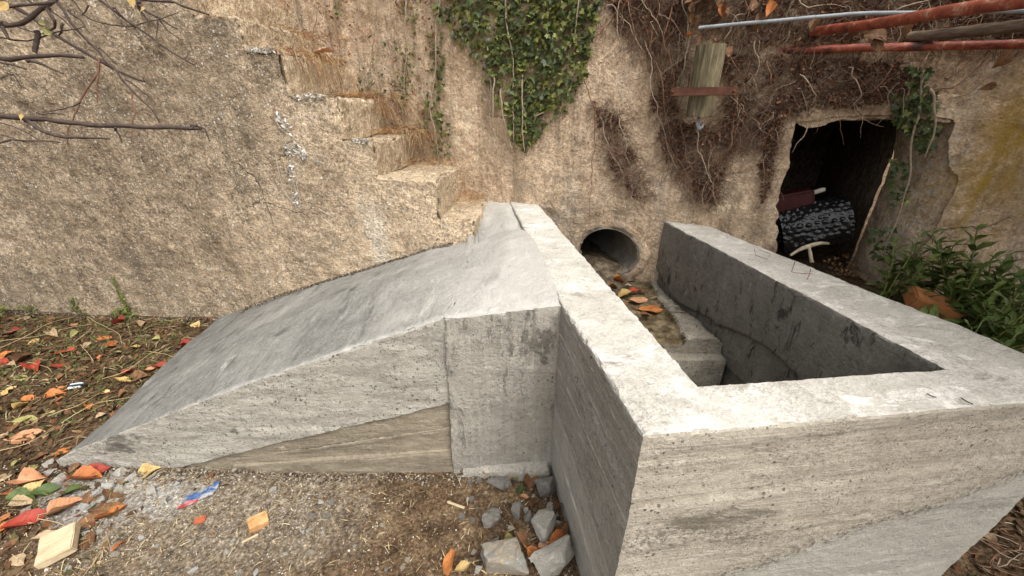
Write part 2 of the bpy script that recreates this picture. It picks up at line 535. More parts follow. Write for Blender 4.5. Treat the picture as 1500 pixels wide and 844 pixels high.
def m_wall(name, dark, light, pebble, amount=0.72, stain=None, lichen=False, bumpd=0.016, con=1.0, runs=1.0, beige=None):
    m = Mat(name, 0.95, 0.2)
    big = m.noise(1.9, 9, 0.74, dist=0.7)
    drip = m.noise(2.6, 8, 0.7, m.map((5, 5, 0.7)))
    mid = m.noise(17, 9, 0.75)
    base = m.ramp(m.math('ADD', m.math('MULTIPLY', big, 0.42), m.math('ADD', m.math('MULTIPLY', drip, 0.22), m.math('MULTIPLY', mid, 0.36))),
                  [(0.40, dark), (0.5, tuple((a + b) / 2 for a, b in zip(dark, light))), (0.59, light)])
    if stain:
        f = m.ramp(m.noise(1.6, 9, 0.74, m.map((1.4, 1.4, 0.8), loc=(3, 1, 0)), dist=0.8), [(0.53, 0.0), (0.64, 0.7)])
        base = m.mix(f, base, stain)
        f = m.ramp(m.noise(3.0, 9, 0.78, m.map((1.0, 1.0, 0.6), loc=(9, 4, 2)), dist=0.5), [(0.56, 0.0), (0.66, 0.6)])
        base = m.mix(f, base, tuple(min(0.8, c * 1.25 + 0.05) for c in light))
    if beige:
        sq = m.sep()
        bf = m.math('ADD', m.math('SUBTRACT', sq[0], m.math('MULTIPLY', sq[2], 0.45)), m.math('MULTIPLY', m.noise(1.8, 9, 0.75), 2.2))
        base = m.mix(m.ramp(m.math('MULTIPLY', m.math('ADD', bf, 3.0), 0.25), [(0.50, 0.0), (0.76, 0.78)]), base, beige)
        pk = m.math('ABSOLUTE', m.math('ADD', m.math('ADD', sq[0], 0.80), m.math('MULTIPLY', m.math('SUBTRACT', m.noise(5, 8, 0.75), 0.5), 0.5)))
        pk = m.math('MULTIPLY', m.ramp(pk, [(0.02, 0.7), (0.10, 0.0)]), m.ramp(sq[2], [(0.75, 1.0), (1.0, 0.0)]))
        base = m.mix(pk, base, (0.62, 0.55, 0.44))
    smooth = base
    g = m.noise(52, 3, 0.6)
    g2 = m.noise(120, 3, 0.6)
    base = m.mix(1.0, base, m.ramp(g, [(0.30, 1 - 0.62 * con), (0.5, 1.0), (0.70, 1 + 0.55 * con)]), 'MULTIPLY')
    base = m.mix(1.0, base, m.ramp(g2, [(0.30, 1 - 0.5 * con), (0.5, 1.0), (0.70, 1 + 0.5 * con)]), 'MULTIPLY')
    run = m.noise(2.2, 9, 0.72, m.map((6, 6, 0.6), loc=(1, 7, 3)))
    base = m.mix(1.0, base, m.ramp(run, [(0.36, 1 - 0.36 * runs), (0.48, 1.0), (0.66, 1 + 0.18 * runs)]), 'MULTIPLY')
    zone = m.ramp(m.noise(2.4, 7, 0.7, m.map(loc=(4, 4, 8)), dist=0.6), [(0.43, 0.35), (0.56, 1.0)])
    base = m.mix(zone, m.mix(0.3, smooth, base), base)
    # exposed aggregate of two sizes
    h = m.math('ADD', m.math('MULTIPLY', mid, 0.8), m.math('ADD', m.math('MULTIPLY', g, 0.7), m.math('MULTIPLY', g2, 0.35)))
    for vs, am in ((66, amount + 0.08), (112, amount)):
        vd = m.vor(vs)
        vc = m.sep(m.vor(vs, 'Color'))
        pmask = m.ramp(m.noise(4.2, 8, 0.75, m.map(loc=(vs, 0, 0)), dist=0.5), [(0.42, 0.0), (0.58, 1.0)])
        thr = m.math('SUBTRACT', 1.0, m.math('MULTIPLY', pmask, 1 - am))
        isp = m.math('MULTIPLY', m.math('GREATER_THAN', vc[0], thr), m.math('LESS_THAN', vd, m.math('ADD', 0.2, m.math('MULTIPLY', vc[2], 0.3))))
        base = m.mix(m.math('MULTIPLY', isp, m.math('ADD', 0.35, m.math('MULTIPLY', vc[2], 0.5))), base, pebble)
        pit = m.math('MULTIPLY', m.math('LESS_THAN', vc[1], 0.20), m.math('LESS_THAN', vd, 0.42))
        base = m.mix(m.math('MULTIPLY', pit, 0.4 * con), base, tuple(c * 0.35 for c in dark))
        h = m.math('ADD', h, m.math('MULTIPLY', isp, 0.25))
        h = m.math('SUBTRACT', h, m.math('MULTIPLY', pit, 0.3))
    if lichen:
        s = m.sep()
        w = m.noise(5, 9, 0.78, m.map((1, 1, 0.5)), dist=0.6)
        near = m.ramp(m.math('ABSOLUTE', m.math('SUBTRACT', s[0], 2.03)), [(0.03, 1.0), (0.17, 0.0)])
        base = m.mix(m.math('MULTIPLY', near, m.ramp(w, [(0.44, 0.0), (0.57, 0.9)])), base, (0.36, 0.235, 0.04))
        ws = m.ramp(m.math('ABSOLUTE', m.math('SUBTRACT', s[0], 1.88)), [(0.02, 1.0), (0.07, 0.0)])
        base = m.mix(m.math('MULTIPLY', ws, m.ramp(m.noise(40, 6, 0.8), [(0.52, 0.0), (0.6, 0.8)])), base, (0.55, 0.52, 0.46))
    wv = m.n('ShaderNodeVectorMath')
    wv.operation = 'MULTIPLY_ADD'
    nz_ = m.n('ShaderNodeTexNoise')
    nz_.inputs['Scale'].default_value = 5.0
    nz_.inputs['Detail'].default_value = 6
    m.put(nz_.inputs['Vector'], m.co)
    m.put(wv.inputs[0], nz_.outputs['Color'])
    wv.inputs[1].default_value = (0.22, 0.22, 0.22)
    m.put(wv.inputs[2], m.co)
    cr = m.vor(1.5, 'Distance', 'DISTANCE_TO_EDGE', wv.outputs[0])
    ck = m.math('MULTIPLY', m.ramp(cr, [(0.002, 1.0), (0.006, 0.0)]), m.ramp(m.noise(2.0, 5, 0.6, m.map(loc=(7, 7, 7))), [(0.56, 0.0), (0.62, 0.7)]))
    base = m.mix(ck, base, tuple(c * 0.3 for c in dark))
    h = m.math('SUBTRACT', h, m.math('MULTIPLY', ck, 0.6))
    m.bump(h, bumpd)
    return m.col(base)


M_WALL_L = m_wall('old_render_brown', (0.185, 0.138, 0.09), (0.49, 0.38, 0.26), (0.72, 0.67, 0.58), 0.68, stain=(0.20, 0.165, 0.115), con=0.8, runs=0.5, beige=(0.60, 0.46, 0.31))
M_WALL_B = m_wall('old_render_pink', (0.31, 0.215, 0.132), (0.68, 0.52, 0.365), (0.78, 0.68, 0.55), 0.88, stain=(0.40, 0.34, 0.27), lichen=True, con=0.55, runs=1.0)
M_STEP = m_wall('old_step', (0.31, 0.23, 0.145), (0.62, 0.50, 0.35), (0.74, 0.68, 0.58), 0.78, con=0.75, runs=0.6)


# ground: brown soil, paler and greyer where mortar dust was spilt along the foot of the apron
def m_ground():
    m = Mat('soil', 0.97, 0.15)
    s = m.sep()
    big = m.noise(2.2, 6, 0.65)
    fine = m.noise(60, 8, 0.78)
    soil = m.ramp(m.noise(9, 8, 0.7), [(0.36, (0.065, 0.035, 0.016)), (0.5, (0.145, 0.086, 0.044)), (0.64, (0.27, 0.18, 0.10))])
    grav = m.ramp(m.noise(40, 8, 0.78), [(0.38, (0.13, 0.10, 0.066)), (0.5, (0.29, 0.245, 0.18)), (0.62, (0.54, 0.48, 0.38))])
    # spill: a lobe at x -1.4..-0.3, y 0.7..1.15
    dx = m.math('DIVIDE', m.math('ADD', s[0], 1.10), 0.66)
    dy = m.math('DIVIDE', m.math('SUBTRACT', s[1], 1.02), 0.42)
    r2 = m.math('ADD', m.math('MULTIPLY', dx, dx), m.math('MULTIPLY', dy, dy))
    r2 = m.math('ADD', r2, m.math('MULTIPLY', m.math('SUBTRACT', m.noise(5, 6, 0.7), 0.5), 2.4))
    f = m.ramp(r2, [(0.2, 0.75), (1.0, 0.10)])
    c = m.mix(f, soil, grav)
    ex = m.math('DIVIDE', m.math('ADD', s[0], 1.55), 0.36)
    ey = m.math('DIVIDE', m.math('SUBTRACT', s[1], 1.03), 0.13)
    e2 = m.math('ADD', m.math('ADD', m.math('MULTIPLY', ex, ex), m.math('MULTIPLY', ey, ey)), m.math('MULTIPLY', m.math('SUBTRACT', m.noise(7, 8, 0.75), 0.5), 3.0))
    c = m.mix(m.ramp(e2, [(0.4, 0.85), (1.0, 0.0)]), c, m.ramp(m.noise(50, 6, 0.7), [(0.4, (0.36, 0.34, 0.31)), (0.6, (0.60, 0.58, 0.54))]))
    c = m.mix(m.ramp(m.math('MULTIPLY', m.math('ADD', s[0], m.math('MULTIPLY', m.noise(4, 6, 0.7), 0.5)), -0.5), [(0.70, 0.0), (0.85, 0.65)]), c, m.mix(1.0, c, (0.42, 0.38, 0.33), 'MULTIPLY'))
    c = m.mix(1.0, c, m.ramp(m.noise(95, 3, 0.6), [(0.3, 0.4), (0.5, 1.0), (0.7, 1.9)]), 'MULTIPLY')
    h = m.math('ADD', fine, m.noise(25, 6, 0.7))
    m.bump(h, 0.02)
    return m.col(c)


M_SOIL = m_ground()


def m_vcol(name, rough=0.9, var=0.2, trans=0.0, bump=0.0):
    m = Mat(name, rough, 0.25)
    a = m.attr('Col')
    f = m.noise(90, 4, 0.6)
    c = m.mix(1.0, a, m.ramp(f, [(0.3, 1 - var), (0.7, 1 + var)]), 'MULTIPLY')
    if bump:
        m.bump(f, bump)
    return m.col(c)


M_VCOL = m_vcol('mixed_grit')


def m_leaf(name, c1, c2, spot, rough=0.55, scale=1.0):
    m = Mat(name, rough, 0.35)
    s = m.sep()
    r = m.rand()
    off = m.math('MULTIPLY', r, 37.0)
    cv = m.n('ShaderNodeVectorMath')
    cv.operation = 'ADD'
    m.put(cv.inputs[0], m.co)
    cb = m.n('ShaderNodeCombineXYZ')
    m.put(cb.inputs[0], off)
    m.put(cb.inputs[1], off)
    m.put(cv.inputs[1], cb.outputs[0])
    co = cv.outputs[0]
    f = m.noise(18 * scale, 5, 0.6, co)
    f = m.math('ADD', m.math('MULTIPLY', f, 0.7), m.math('MULTIPLY', r, 0.3))
    base = m.ramp(f, [(0.3, c1), (0.7, c2)])
    base = m.mix(m.ramp(m.noise(45 * scale, 6, 0.75, co), [(0.53, 0.0), (0.64, 0.85)]), base, spot)
    base = m.mix(m.ramp(m.noise(11 * scale, 7, 0.75, co), [(0.50, 0.0), (0.62, 0.7)]), base, tuple(c * 0.6 for c in c1))
    # midrib and side veins
    ax = m.math('ABSOLUTE', s[1])
    rib = m.ramp(m.math('MULTIPLY', ax, 50.0 * scale), [(0.03, 1.0), (0.09, 0.0)])
    w = m.math('FRACT', m.math('MULTIPLY', m.math('SUBTRACT', s[0], m.math('MULTIPLY', ax, 0.9)), 75.0 * scale))
    vein = m.ramp(m.math('ABSOLUTE', m.math('SUBTRACT', w, 0.5)), [(0.02, 1.0), (0.08, 0.0)])
    base = m.mix(m.math('MULTIPLY', m.math('ADD', rib, m.math('MULTIPLY', vein, 0.4)), 0.4), base, tuple(min(1, c * 1.5 + 0.06) for c in c2))
    m.bump(m.math('ADD', f, m.math('MULTIPLY', vein, 0.3)), 0.003)
    return m.col(base)


LEAFC = {
    'orange': m_leaf('leaf_orange', (0.34, 0.105, 0.028), (0.60, 0.225, 0.065), (0.16, 0.06, 0.022)),
    'peach': m_leaf('leaf_peach', (0.44, 0.21, 0.10), (0.60, 0.32, 0.18), (0.24, 0.10, 0.045)),
    'red': m_leaf('leaf_red', (0.24, 0.028, 0.016), (0.48, 0.070, 0.034), (0.10, 0.018, 0.012)),
    'yellow': m_leaf('leaf_yellow', (0.44, 0.29, 0.095), (0.60, 0.44, 0.19), (0.26, 0.13, 0.04)),
    'olive': m_leaf('leaf_olive', (0.22, 0.20, 0.06), (0.38, 0.36, 0.14), (0.15, 0.10, 0.03)),
    'brown': m_leaf('leaf_brown', (0.10, 0.047, 0.02), (0.25, 0.125, 0.052), (0.05, 0.024, 0.011), 0.7),
    'tan': m_leaf('leaf_tan', (0.29, 0.20, 0.11), (0.46, 0.34, 0.205), (0.15, 0.085, 0.04), 0.7),
    'green': m_leaf('leaf_green', (0.045, 0.075, 0.016), (0.10, 0.145, 0.04), (0.04, 0.045, 0.01)),
}
M_IVY = m_leaf('ivy_leaf', (0.034, 0.052, 0.014), (0.095, 0.125, 0.034), (0.028, 0.032, 0.010), 0.4, 3.0)
M_IVYL = m_leaf('ivy_leaf_light', (0.085, 0.105, 0.022), (0.24, 0.25, 0.06), (0.08, 0.055, 0.018), 0.42, 3.0)
M_PLANT = m_leaf('shrub_leaf', (0.060, 0.098, 0.018), (0.16, 0.225, 0.048), (0.045, 0.06, 0.013), 0.5, 1.2)
M_VINE = plain('vine_bark', (0.30, 0.235, 0.165), 0.9, 0.4, 60, 0.003)
M_VINED = plain('dead_vine', (0.10, 0.056, 0.036), 0.95, 0.5, 50)
M_VINEP = plain('dead_vine_pale', (0.30, 0.225, 0.16), 0.9, 0.4, 60)
M_VINEB = plain('dead_vine_brown', (0.19, 0.10, 0.06), 0.95, 0.5, 50)
M_BARK = plain('branch_bark', (0.065, 0.046, 0.037), 0.8, 0.5, 40, 0.004)
M_TWIGR = plain('twig_red', (0.17, 0.09, 0.06), 0.7, 0.3, 40)
M_STRAW = plain('straw', (0.45, 0.34, 0.18), 0.85, 0.3, 60)
M_STRAWO = plain('dry_needles', (0.30, 0.145, 0.055), 0.9, 0.5, 40)
M_LICHEN = plain('lichen_white', (0.46, 0.42, 0.36), 0.95, 0.35, 70, 0.004)
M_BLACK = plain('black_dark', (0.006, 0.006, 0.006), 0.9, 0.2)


# ------------------------------------------------------------------ surfaces of the place
def yf(x):         # front face of the stepped wall
    return np.interp(x, [-12, -3.85, -2.1, -1.2, -0.2, 1], [3.3, 2.54, 2.405, 2.28, 2.10, 2.05])


def yb(x):         # back wall line
    x = np.asarray(x, float)
    return np.where(x < 2.7, 2.604 - 0.466 * x, 2.604 - 0.466 * 2.7 - 0.05 * (x - 2.7))


WN = np.array([-0.4224, -0.9064, 0.0])         # outward normal of the back wall
WT = np.array([0.9064, -0.4224, 0.0])


def on_back(u, v, off=0.0):
    dx, dy, dz = ray(u, v)
    t = 2.604 / (dy + 0.466 * dx)
    p = np.array([dx * t, dy * t, CH + dz * t])
    return p + WN * off


def on_front(u, v, off=0.0):
    dx, dy, dz = ray(u, v)
    t = 2.4 / dy
    for _ in range(4):
        t = float(yf(dx * t)) / dy
    return np.array([dx * t, dy * t - off, CH + dz * t])


def gz(x, y):
    x = np.asarray(x, float)
    y = np.asarray(y, float)
    P = np.stack([x, y, np.zeros_like(x)], -1)
    near = np.exp(-((x * x + (y - 1.2) ** 2) / 40))
    z = fbm(P, 1.6, 3, 4) * 0.018 * near + fbm(P, 9, 3, 8) * 0.006 * near + fbm(P, 45, 2, 12) * 0.0025 * near
    z = z + 0.035 * sstep(1.9, 2.4, y) * (x < -1.6)
    z = z + 0.58 * sstep(1.20, 1.50, x) * sstep(0.95, 1.45, y)
    z = z + fbm(P, 0.05, 3, 20) * 0.6 * sstep(12, 60, np.hypot(x, y))
    return z


def on_ground(u, v, off=0.0):
    dx, dy, dz = ray(u, v)
    t = CH / -dz
    for _ in range(6):
        t = (CH - float(gz(dx * t, dy * t)) - off) / -dz
    return np.array([dx * t, dy * t, CH + dz * t])


# ground sheet to the horizon
gx = np.concatenate([-np.geomspace(600, 4.6, 26), np.arange(-4.5, 3.2, 0.018), np.geomspace(3.3, 600, 26)])
gy = np.concatenate([-np.geomspace(600, 0.6, 26), np.arange(-0.5, 2.7, 0.018), np.geomspace(2.8, 600, 26)])
X, Y = np.meshgrid(gx, gy, indexing='ij')
g = ob('ground', mesh_np('ground', np.stack([X, Y, gz(X, Y)], -1), gridF(len(gx), len(gy)), [M_SOIL]))
g['kind'] = 'structure'

# ------------------------------------------------------------------ stepped wall
STEPS = []
for u, v in ((695, 322), (640, 262), (546, 206), (489, 140), (409, 72), (345, 20)):
    q = on_front(u, v)
    STEPS.append((float(q[0]), float(q[2])))
for k in range(5):
    STEPS.append((STEPS[-1][0] - 0.235, STEPS[-1][1] + 0.22))
STEPS[-1] = (STEPS[-1][0], 3.0)
WA, WF = 0.011, 4.0        # roughness of the old masonry


def rough_wall(V, seed=0, k=1.0):
    return V + (vfbm(V, 3.2, 3, 3) * 0.012 + vfbm(V, 22, 3, 6) * 0.0055) * k


def wall_block(name, panels, mats, chip=0.012, seed=0):
    me = solid(name, panels, mats, amp=0.0, freq=5, chip=chip, fine=0.0, seed=seed, sharp=55)
    V = np.empty(len(me.vertices) * 3, np.float32)
    me.vertices.foreach_get('co', V)
    V = rough_wall(V.reshape(-1, 3).astype(float))
    me.vertices.foreach_set('co', V.astype(np.float32).ravel())
    me.update()
    return me


wt = thing('stepped_wall', 'rough brown pebbly old concrete wall with stairs climbing its end', 'wall', (-2.4, 2.5, 0))
pn = []
zprev = -0.2
xs = [s[0] for s in STEPS]
for k, (c, z) in enumerate(STEPS):
    xl = STEPS[k + 1][0] if k + 1 < len(STEPS) else -9.0
    zt = STEPS[k - 1][1] if k else 0.5
    res = 0.014 if xl > -4 else 0.03
    if k + 1 == len(STEPS):
        for x0, x1, rs in ((-3.9, c, 0.014), (-9.0, -3.9, 0.06)):
            pn.append(qpanel((x0, yf(x0), -0.2), (x1, yf(x1), -0.2), (x1, yf(x1), 3.0), (x0, yf(x0), 3.0), 0, None, rs))
    else:
        pn.append(qpanel((xl, yf(xl), -0.2), (c, yf(c), -0.2), (c, yf(c), zt), (xl, yf(xl), zt), 0, None, res))
me = wall_block('wall_face', pn, [M_WALL_L])
ob('wall_face', me, wt)
for k, (c, z) in enumerate(STEPS[:-1]):
    xl = STEPS[k + 1][0]
    zb = STEPS[k - 1][1] if k else 0.45
    y0, y1 = float(yf(c)), float(yf(xl))
    cb = c + 0.035
    yb0, yb1 = float(yb(cb)) + 0.02, float(yb(xl)) + 0.02
    rs = 0.012
    p = [qpanel((xl, y1, zb), (c, y0, zb), (c, y0, z), (xl, y1, z), 0, None, rs),
         qpanel((c, y0, zb), (cb, yb0, zb), (cb, yb0, z - 0.012), (c, y0, z), 1, None, rs, nv=nseg((0, 0, zb), (0, 0, z), rs)),
         qpanel((xl, y1, z), (c, y0, z), (cb, yb0, z - 0.012), (xl, yb1, z - 0.012), 1, None, rs, nu=nseg((xl, y1, 0), (c, y0, 0), rs), nv=nseg((c, y0, 0), (cb, yb0, 0), rs))]
    ob('step', wall_block('step', p, [M_WALL_L, M_STEP], 0.034, k), wt)

# ------------------------------------------------------------------ back wall with the pipe hole and the cavity
PC = np.array([0.612, 0, 0.570])
PC[1] = 2.604 - 0.466 * PC[0]
PR = 0.162
PAX = np.array([-0.142, 0.99, 0.0])


def sx(x):         # distance along the back wall
    return x / 0.9064


OPX0, OPX1, OPZ = 1.385, 1.80, 1.345
bw = thing('back_wall', 'pinkish beige rough old wall with pipe mouth, dead vines and dark cavity', 'wall', (0.8, 2.3, 0))
S = np.concatenate([np.arange(-6, -2.2, 0.08), np.arange(-2.2, 2.75, 0.0125), np.arange(2.75, 9, 0.1)])
Zs = np.concatenate([np.arange(-0.3, 0.3, 0.05), np.arange(0.3, 2.15, 0.0125), np.arange(2.15, 3.4, 0.06)])
XX, ZZ = np.meshgrid(S, Zs, indexing='ij')
YY = yb(XX)
P = np.stack([XX, YY, ZZ], -1)
# snap grid points near the openings to their rims
ex = (XX - PC[0]) / (PR * 1.02)
ez = (ZZ - PC[2]) / PR
rr = np.hypot(ex, ez)
inside = rr < 1.0
jx = OPX0 + 0.03 * fbm(np.stack([XX * 0, XX * 0 + 3, ZZ], -1), 6, 4, 31) - 0.06 * sstep(1.1, 1.35, ZZ) + 0.03 * sstep(0.9, 0.5, ZZ)
kx = 1.93 - 0.09 * sstep(1.08, 1.36, ZZ) + 0.012 * fbm(np.stack([XX * 0, XX * 0 + 9, ZZ], -1), 9, 3, 33)
tz = OPZ + 0.025 * fbm(np.stack([XX, XX * 0, ZZ * 0], -1), 7, 4, 35) + 0.05 * (XX - OPX0)
hole = (XX > jx) & (XX < kx) & (ZZ < tz) & (ZZ > 0.4)
# pull the grid onto the rims of the cavity so that its edges run clean
gs = 0.0126
low_ = (ZZ < tz) & (ZZ > 0.4)
m_ = low_ & (XX <= jx) & (XX > jx - gs)
P[..., 0] = np.where(m_, jx, P[..., 0])
m_ = low_ & (XX >= kx) & (XX < kx + gs)
P[..., 0] = np.where(m_, kx, P[..., 0])
m_ = (XX > jx - gs) & (XX < kx + gs) & (ZZ >= tz) & (ZZ < tz + gs)
P[..., 2] = np.where(m_, tz, P[..., 2])
P[..., 1] = yb(P[..., 0])
P = rough_wall(P, 0, 1.0)
F = gridF(len(S), len(Zs))
bad = (inside | hole).ravel()
F = F[~(bad[F].sum(1) >= 2)]
ob('wall_face', mesh_np('wall_face', P, F, [M_WALL_B]), bw)
# cavity lining, perpendicular to the wall
DP = -WN * 1.5
c0 = np.array([OPX0 - 0.10, yb(OPX0 - 0.10), 0.35]) + -WN * 0.02
c1 = np.array([OPX1 - 0.01, yb(OPX1 - 0.01), 0.35]) + -WN * 0.02
up = np.array([0, 0, OPZ + 0.07 - 0.35])
p = [qpanel(c1 + DP * 0.19, c1 + DP * 1.1, c1 + DP * 1.1 + up * 1.05, c1 + DP * 0.19 + up * 1.05, 0, None, 0.02),
     qpanel(c0, c0 + DP * 1.1, c0 + DP * 1.1 + up * 1.05, c0 + up * 1.05, 0, None, 0.05),
     qpanel(c0 + up - WT * 0.1, c1 + up + WT * 0.4, c1 + up + DP * 1.1 + WT * 0.4, c0 + up + DP * 1.1 - WT * 0.1, 0, None, 0.03),
     qpanel(c0 + DP - WT * 0.3 - up, c1 + DP + WT * 0.4 - up, c1 + DP + up * 1.3 + WT * 0.4, c0 + DP + up * 1.3 - WT * 0.3, 0, None, 0.05)]
def curl(U, W):
    th_ = U * 1.5708
    sx_ = 1.80 + 0.17 * (1 - np.sin(th_)) - 0.05 * sstep(0.7, 1.0, W)
    dep = 0.004 + 0.30 * (1 - np.cos(th_))
    Q_ = np.stack([sx_, yb(sx_), 0.35 + 1.10 * W], -1)
    return Q_ - WN * dep[..., None]


ob('curved_jamb', wall_block('curved_jamb', [(60, 80, curl, 0, None)], [M_WALL_B]), bw)
me = wall_block('cavity_lining', p, [m_wall('cavity_shade_tone', (0.10, 0.075, 0.05), (0.26, 0.20, 0.14), (0.34, 0.29, 0.22), 0.85)])  # wall colours darkened for the lining, so the recess's shade is partly painted
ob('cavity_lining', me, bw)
# lintel: rough beam edge over the cavity
a = np.array([OPX0 - 0.05, yb(OPX0 - 0.05), OPZ - 0.005])
b = np.array([OPX1 + 0.03, yb(OPX1 + 0.03), OPZ + 0.02])
o1 = WN * 0.008
hz = np.array([0, 0, 0.10])
bk = -WN * 0.25
p = [qpanel(a + o1, b + o1, b + o1 + hz, a + o1 + hz, 0, None, 0.012), qpanel(a + o1 + hz, b + o1 + hz, b + hz + bk, a + hz + bk, 0, None, 0.012),
     qpanel(a + bk, b + bk, b + o1, a + o1, 0, None, 0.012), qpanel(a + bk, a + o1, a + o1 + hz, a + bk + hz, 0, None, 0.02), qpanel(b + o1, b + bk, b + bk + hz, b + o1 + hz, 0, None, 0.02)]
me = wall_block('lintel', p, [M_WALL_B], 0.03, 4)
ob('lintel', me, bw)

# drain pipe
pt = thing('drain_pipe', 'round concrete drain pipe opening through the back wall', 'pipe', (float(PC[0]), float(PC[1]), 0.40))
ang = np.linspace(0, 2 * np.pi, 73)
rt = np.array([0.99, 0.142, 0])


def pipe_ring(r, dep, slant=True):
    Q = PC + r * (np.cos(ang)[:, None] * rt + np.sin(ang)[:, None] * np.array([0, 0, 1]))
    k = ((PC - Q) @ -WN) / (PAX @ -WN)
    return Q + PAX * (k if slant else 0 * k)[:, None] + PAX * dep


rings = [pipe_ring(PR + 0.004, 0.05), pipe_ring(PR, -0.004), pipe_ring(PR - 0.009, -0.006), pipe_ring(PR - 0.012, 0.0)]
rings += [pipe_ring(PR - 0.012, d_) for d_ in np.linspace(0.03, 1.8, 24)]
Q = np.stack(rings)
Q = Q + vfbm(Q, 14, 2, 5) * 0.0015
ob('pipe_wall', mesh_np('pipe_wall', Q, gridF(len(rings), 73), [fin(m_concrete('pipe_concrete', (0.13, 0.115, 0.09), (0.33, 0.30, 0.25), streak=(6, 2, 6), holes=0, patch=[((0.10, 0.085, 0.06), 5, 0.52, 0.62, (1, 1, 1))]))], None, True, 50), pt)
r1 = [pipe_ring(PR + 0.001, -0.002 + 0 * ang[0]), pipe_ring(PR + 0.012, -0.010), pipe_ring(PR + 0.04, -0.004), pipe_ring(PR + 0.07, 0.03)]
Q = np.stack(r1)
Q[1:] += vfbm(Q[1:], 12, 3, 15) * 0.010
ob('mortar_collar', mesh_np('mortar_collar', Q, gridF(4, 73), [M_WALL_B]), pt)
me = mesh_np('pipe_dark_disc', np.concatenate([[PC + PAX * 1.85], pipe_ring(PR, 1.8)]), [(0, i + 1, i + 2) for i in range(72)], [M_BLACK])  # black disc closing the tube, painted darkness for the pipe's depth
ob('pipe_dark_disc', me, pt)

# ------------------------------------------------------------------ concrete catch basin
TZ = 0.806
A = np.array([0.263, 0.571]); A2 = np.array([0.165, 1.148]); B = np.array([-0.025, 2.70])
D = np.array([0.444, 0.727]); C_ = np.array([0.165, 2.62])
E = np.array([1.093, 0.792]); Fi = np.array([0.875, 2.30])
G = np.array([1.085, 2.18]); H_ = np.array([1.42, 0.700])
D1 = D + (C_ - D) * 0.22


def p3(p, z):
    return np.array([p[0], p[1], z])


def topz(p):
    return TZ + 0.022 * float(sstep(1.3, 2.6, p[1])) * (1 if p[0] < 0.5 else 0)


cb_ = thing('catch_basin', 'open grey concrete catch basin with pale trowelled rim and board-marked sides', 'basin', (0.8, 1.2, 0))
ZB = -0.12


def boards(levels, tilt=0.0, ridge=0.0035, step=0.002, axis=0):
    lv = np.array(levels)

    def rel(P, U, W):
        z = P[..., 2] + tilt * (P[..., axis]) + 0.004 * fbm(P * np.array([1, 1, 0]), 3, 3, 40)
        r = 0
        for i, l in enumerate(lv):
            w = np.clip(fbm(P, 8, 3, 50 + i) * 0.9 + 0.55, 0, 1.2)
            r = r + ridge * np.exp(-((z - l) / 0.005) ** 2) * w
        idx = np.searchsorted(lv, z)
        r = r + step * np.sin(idx * 2.4 + 1)
        r = r + 0.0016 * fbm(P * np.array([2, 2, 22]), 2.0, 4, 60)
        return r
    return rel


tA, tA2, tB, tD, tD1, tC = topz(A), topz(A2), topz(B), topz(D), topz(D1), topz(C_)
n_up = nseg((0, 0, ZB), (0, 0, TZ), 0.008)
# side wall next to the apron: outer face split at A2
relL = boards([0.10, 0.27, 0.40, 0.55, 0.67], -0.10, 0.0045, 0.0025, 1)
# bulge band of the lower pour on the inner faces
def inner_rel(P, U, W):
    z = P[..., 2]
    ln_ = 0.47 + 0.05 * np.sin(P[..., 1] * 6.0) + 0.02 * fbm(P, 4, 3, 70)
    return -0.016 * (1 - sstep(ln_ - 0.008, ln_ + 0.004, z)) + 0.002 * fbm(P, 7, 3, 77) - 0.014 * sstep(0.30, 0.29, z)


nW = 26
pl = [
    qpanel(p3(A2, ZB), p3(A, ZB), p3(A, tA), p3(A2, tA2), 1, relL, 0.008, nv=n_up),
    qpanel(p3(B, ZB), p3(A2, ZB), p3(A2, tA2), p3(B, tB), 1, relL, 0.012, nv=n_up),
    qpanel(p3(A, tA), p3(D, tD), p3(D1, tD1), p3(A2, tA2), 0, None, 0.009, nu=nW, nv=nseg(p3(A2, 0), p3(A, 0), 0.008)),
    qpanel(p3(A2, tA2), p3(D1, tD1), p3(C_, tC), p3(B, tB), 0, None, 0.01, nu=nW, nv=nseg(p3(A2, 0), p3(B, 0), 0.012)),
    qpanel(p3(D, ZB), p3(D1, ZB), p3(D1, tD1), p3(D, tD), 2, inner_rel, 0.01, nu=nseg(p3(A2, 0), p3(A, 0), 0.008), nv=70),
    qpanel(p3(D1, ZB), p3(C_, ZB), p3(C_, tC), p3(D1, tD1), 2, inner_rel, 0.01, nu=nseg(p3(A2, 0), p3(B, 0), 0.012), nv=70),
]
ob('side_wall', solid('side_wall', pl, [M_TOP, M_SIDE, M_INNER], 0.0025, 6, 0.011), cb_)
relF = boards([0.13, 0.30, 0.41, 0.57, 0.735], -0.045, 0.0025, 0.0022, 0)
nF = nseg(p3(A, 0), p3(H_, 0), 0.008)
Hb = np.array([1.27, 0.685])
pf = [
    qpanel(p3(A, ZB), p3(Hb, ZB), p3(H_, TZ), p3(A, tA), 1, relF, 0.008, nu=nF, nv=n_up),
    qpanel(p3(A, tA), p3(H_, TZ), p3(E, TZ), p3(D, tD), 0, None, 0.008, nu=nF, nv=nW),
    qpanel(p3(E, ZB), p3(D, ZB), p3(D, tD), p3(E, TZ), 2, None, 0.01, nu=nF, nv=70),
]
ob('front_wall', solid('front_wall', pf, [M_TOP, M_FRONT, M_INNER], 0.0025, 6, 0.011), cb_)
nR = nseg(p3(E, 0), p3(Fi, 0), 0.01)
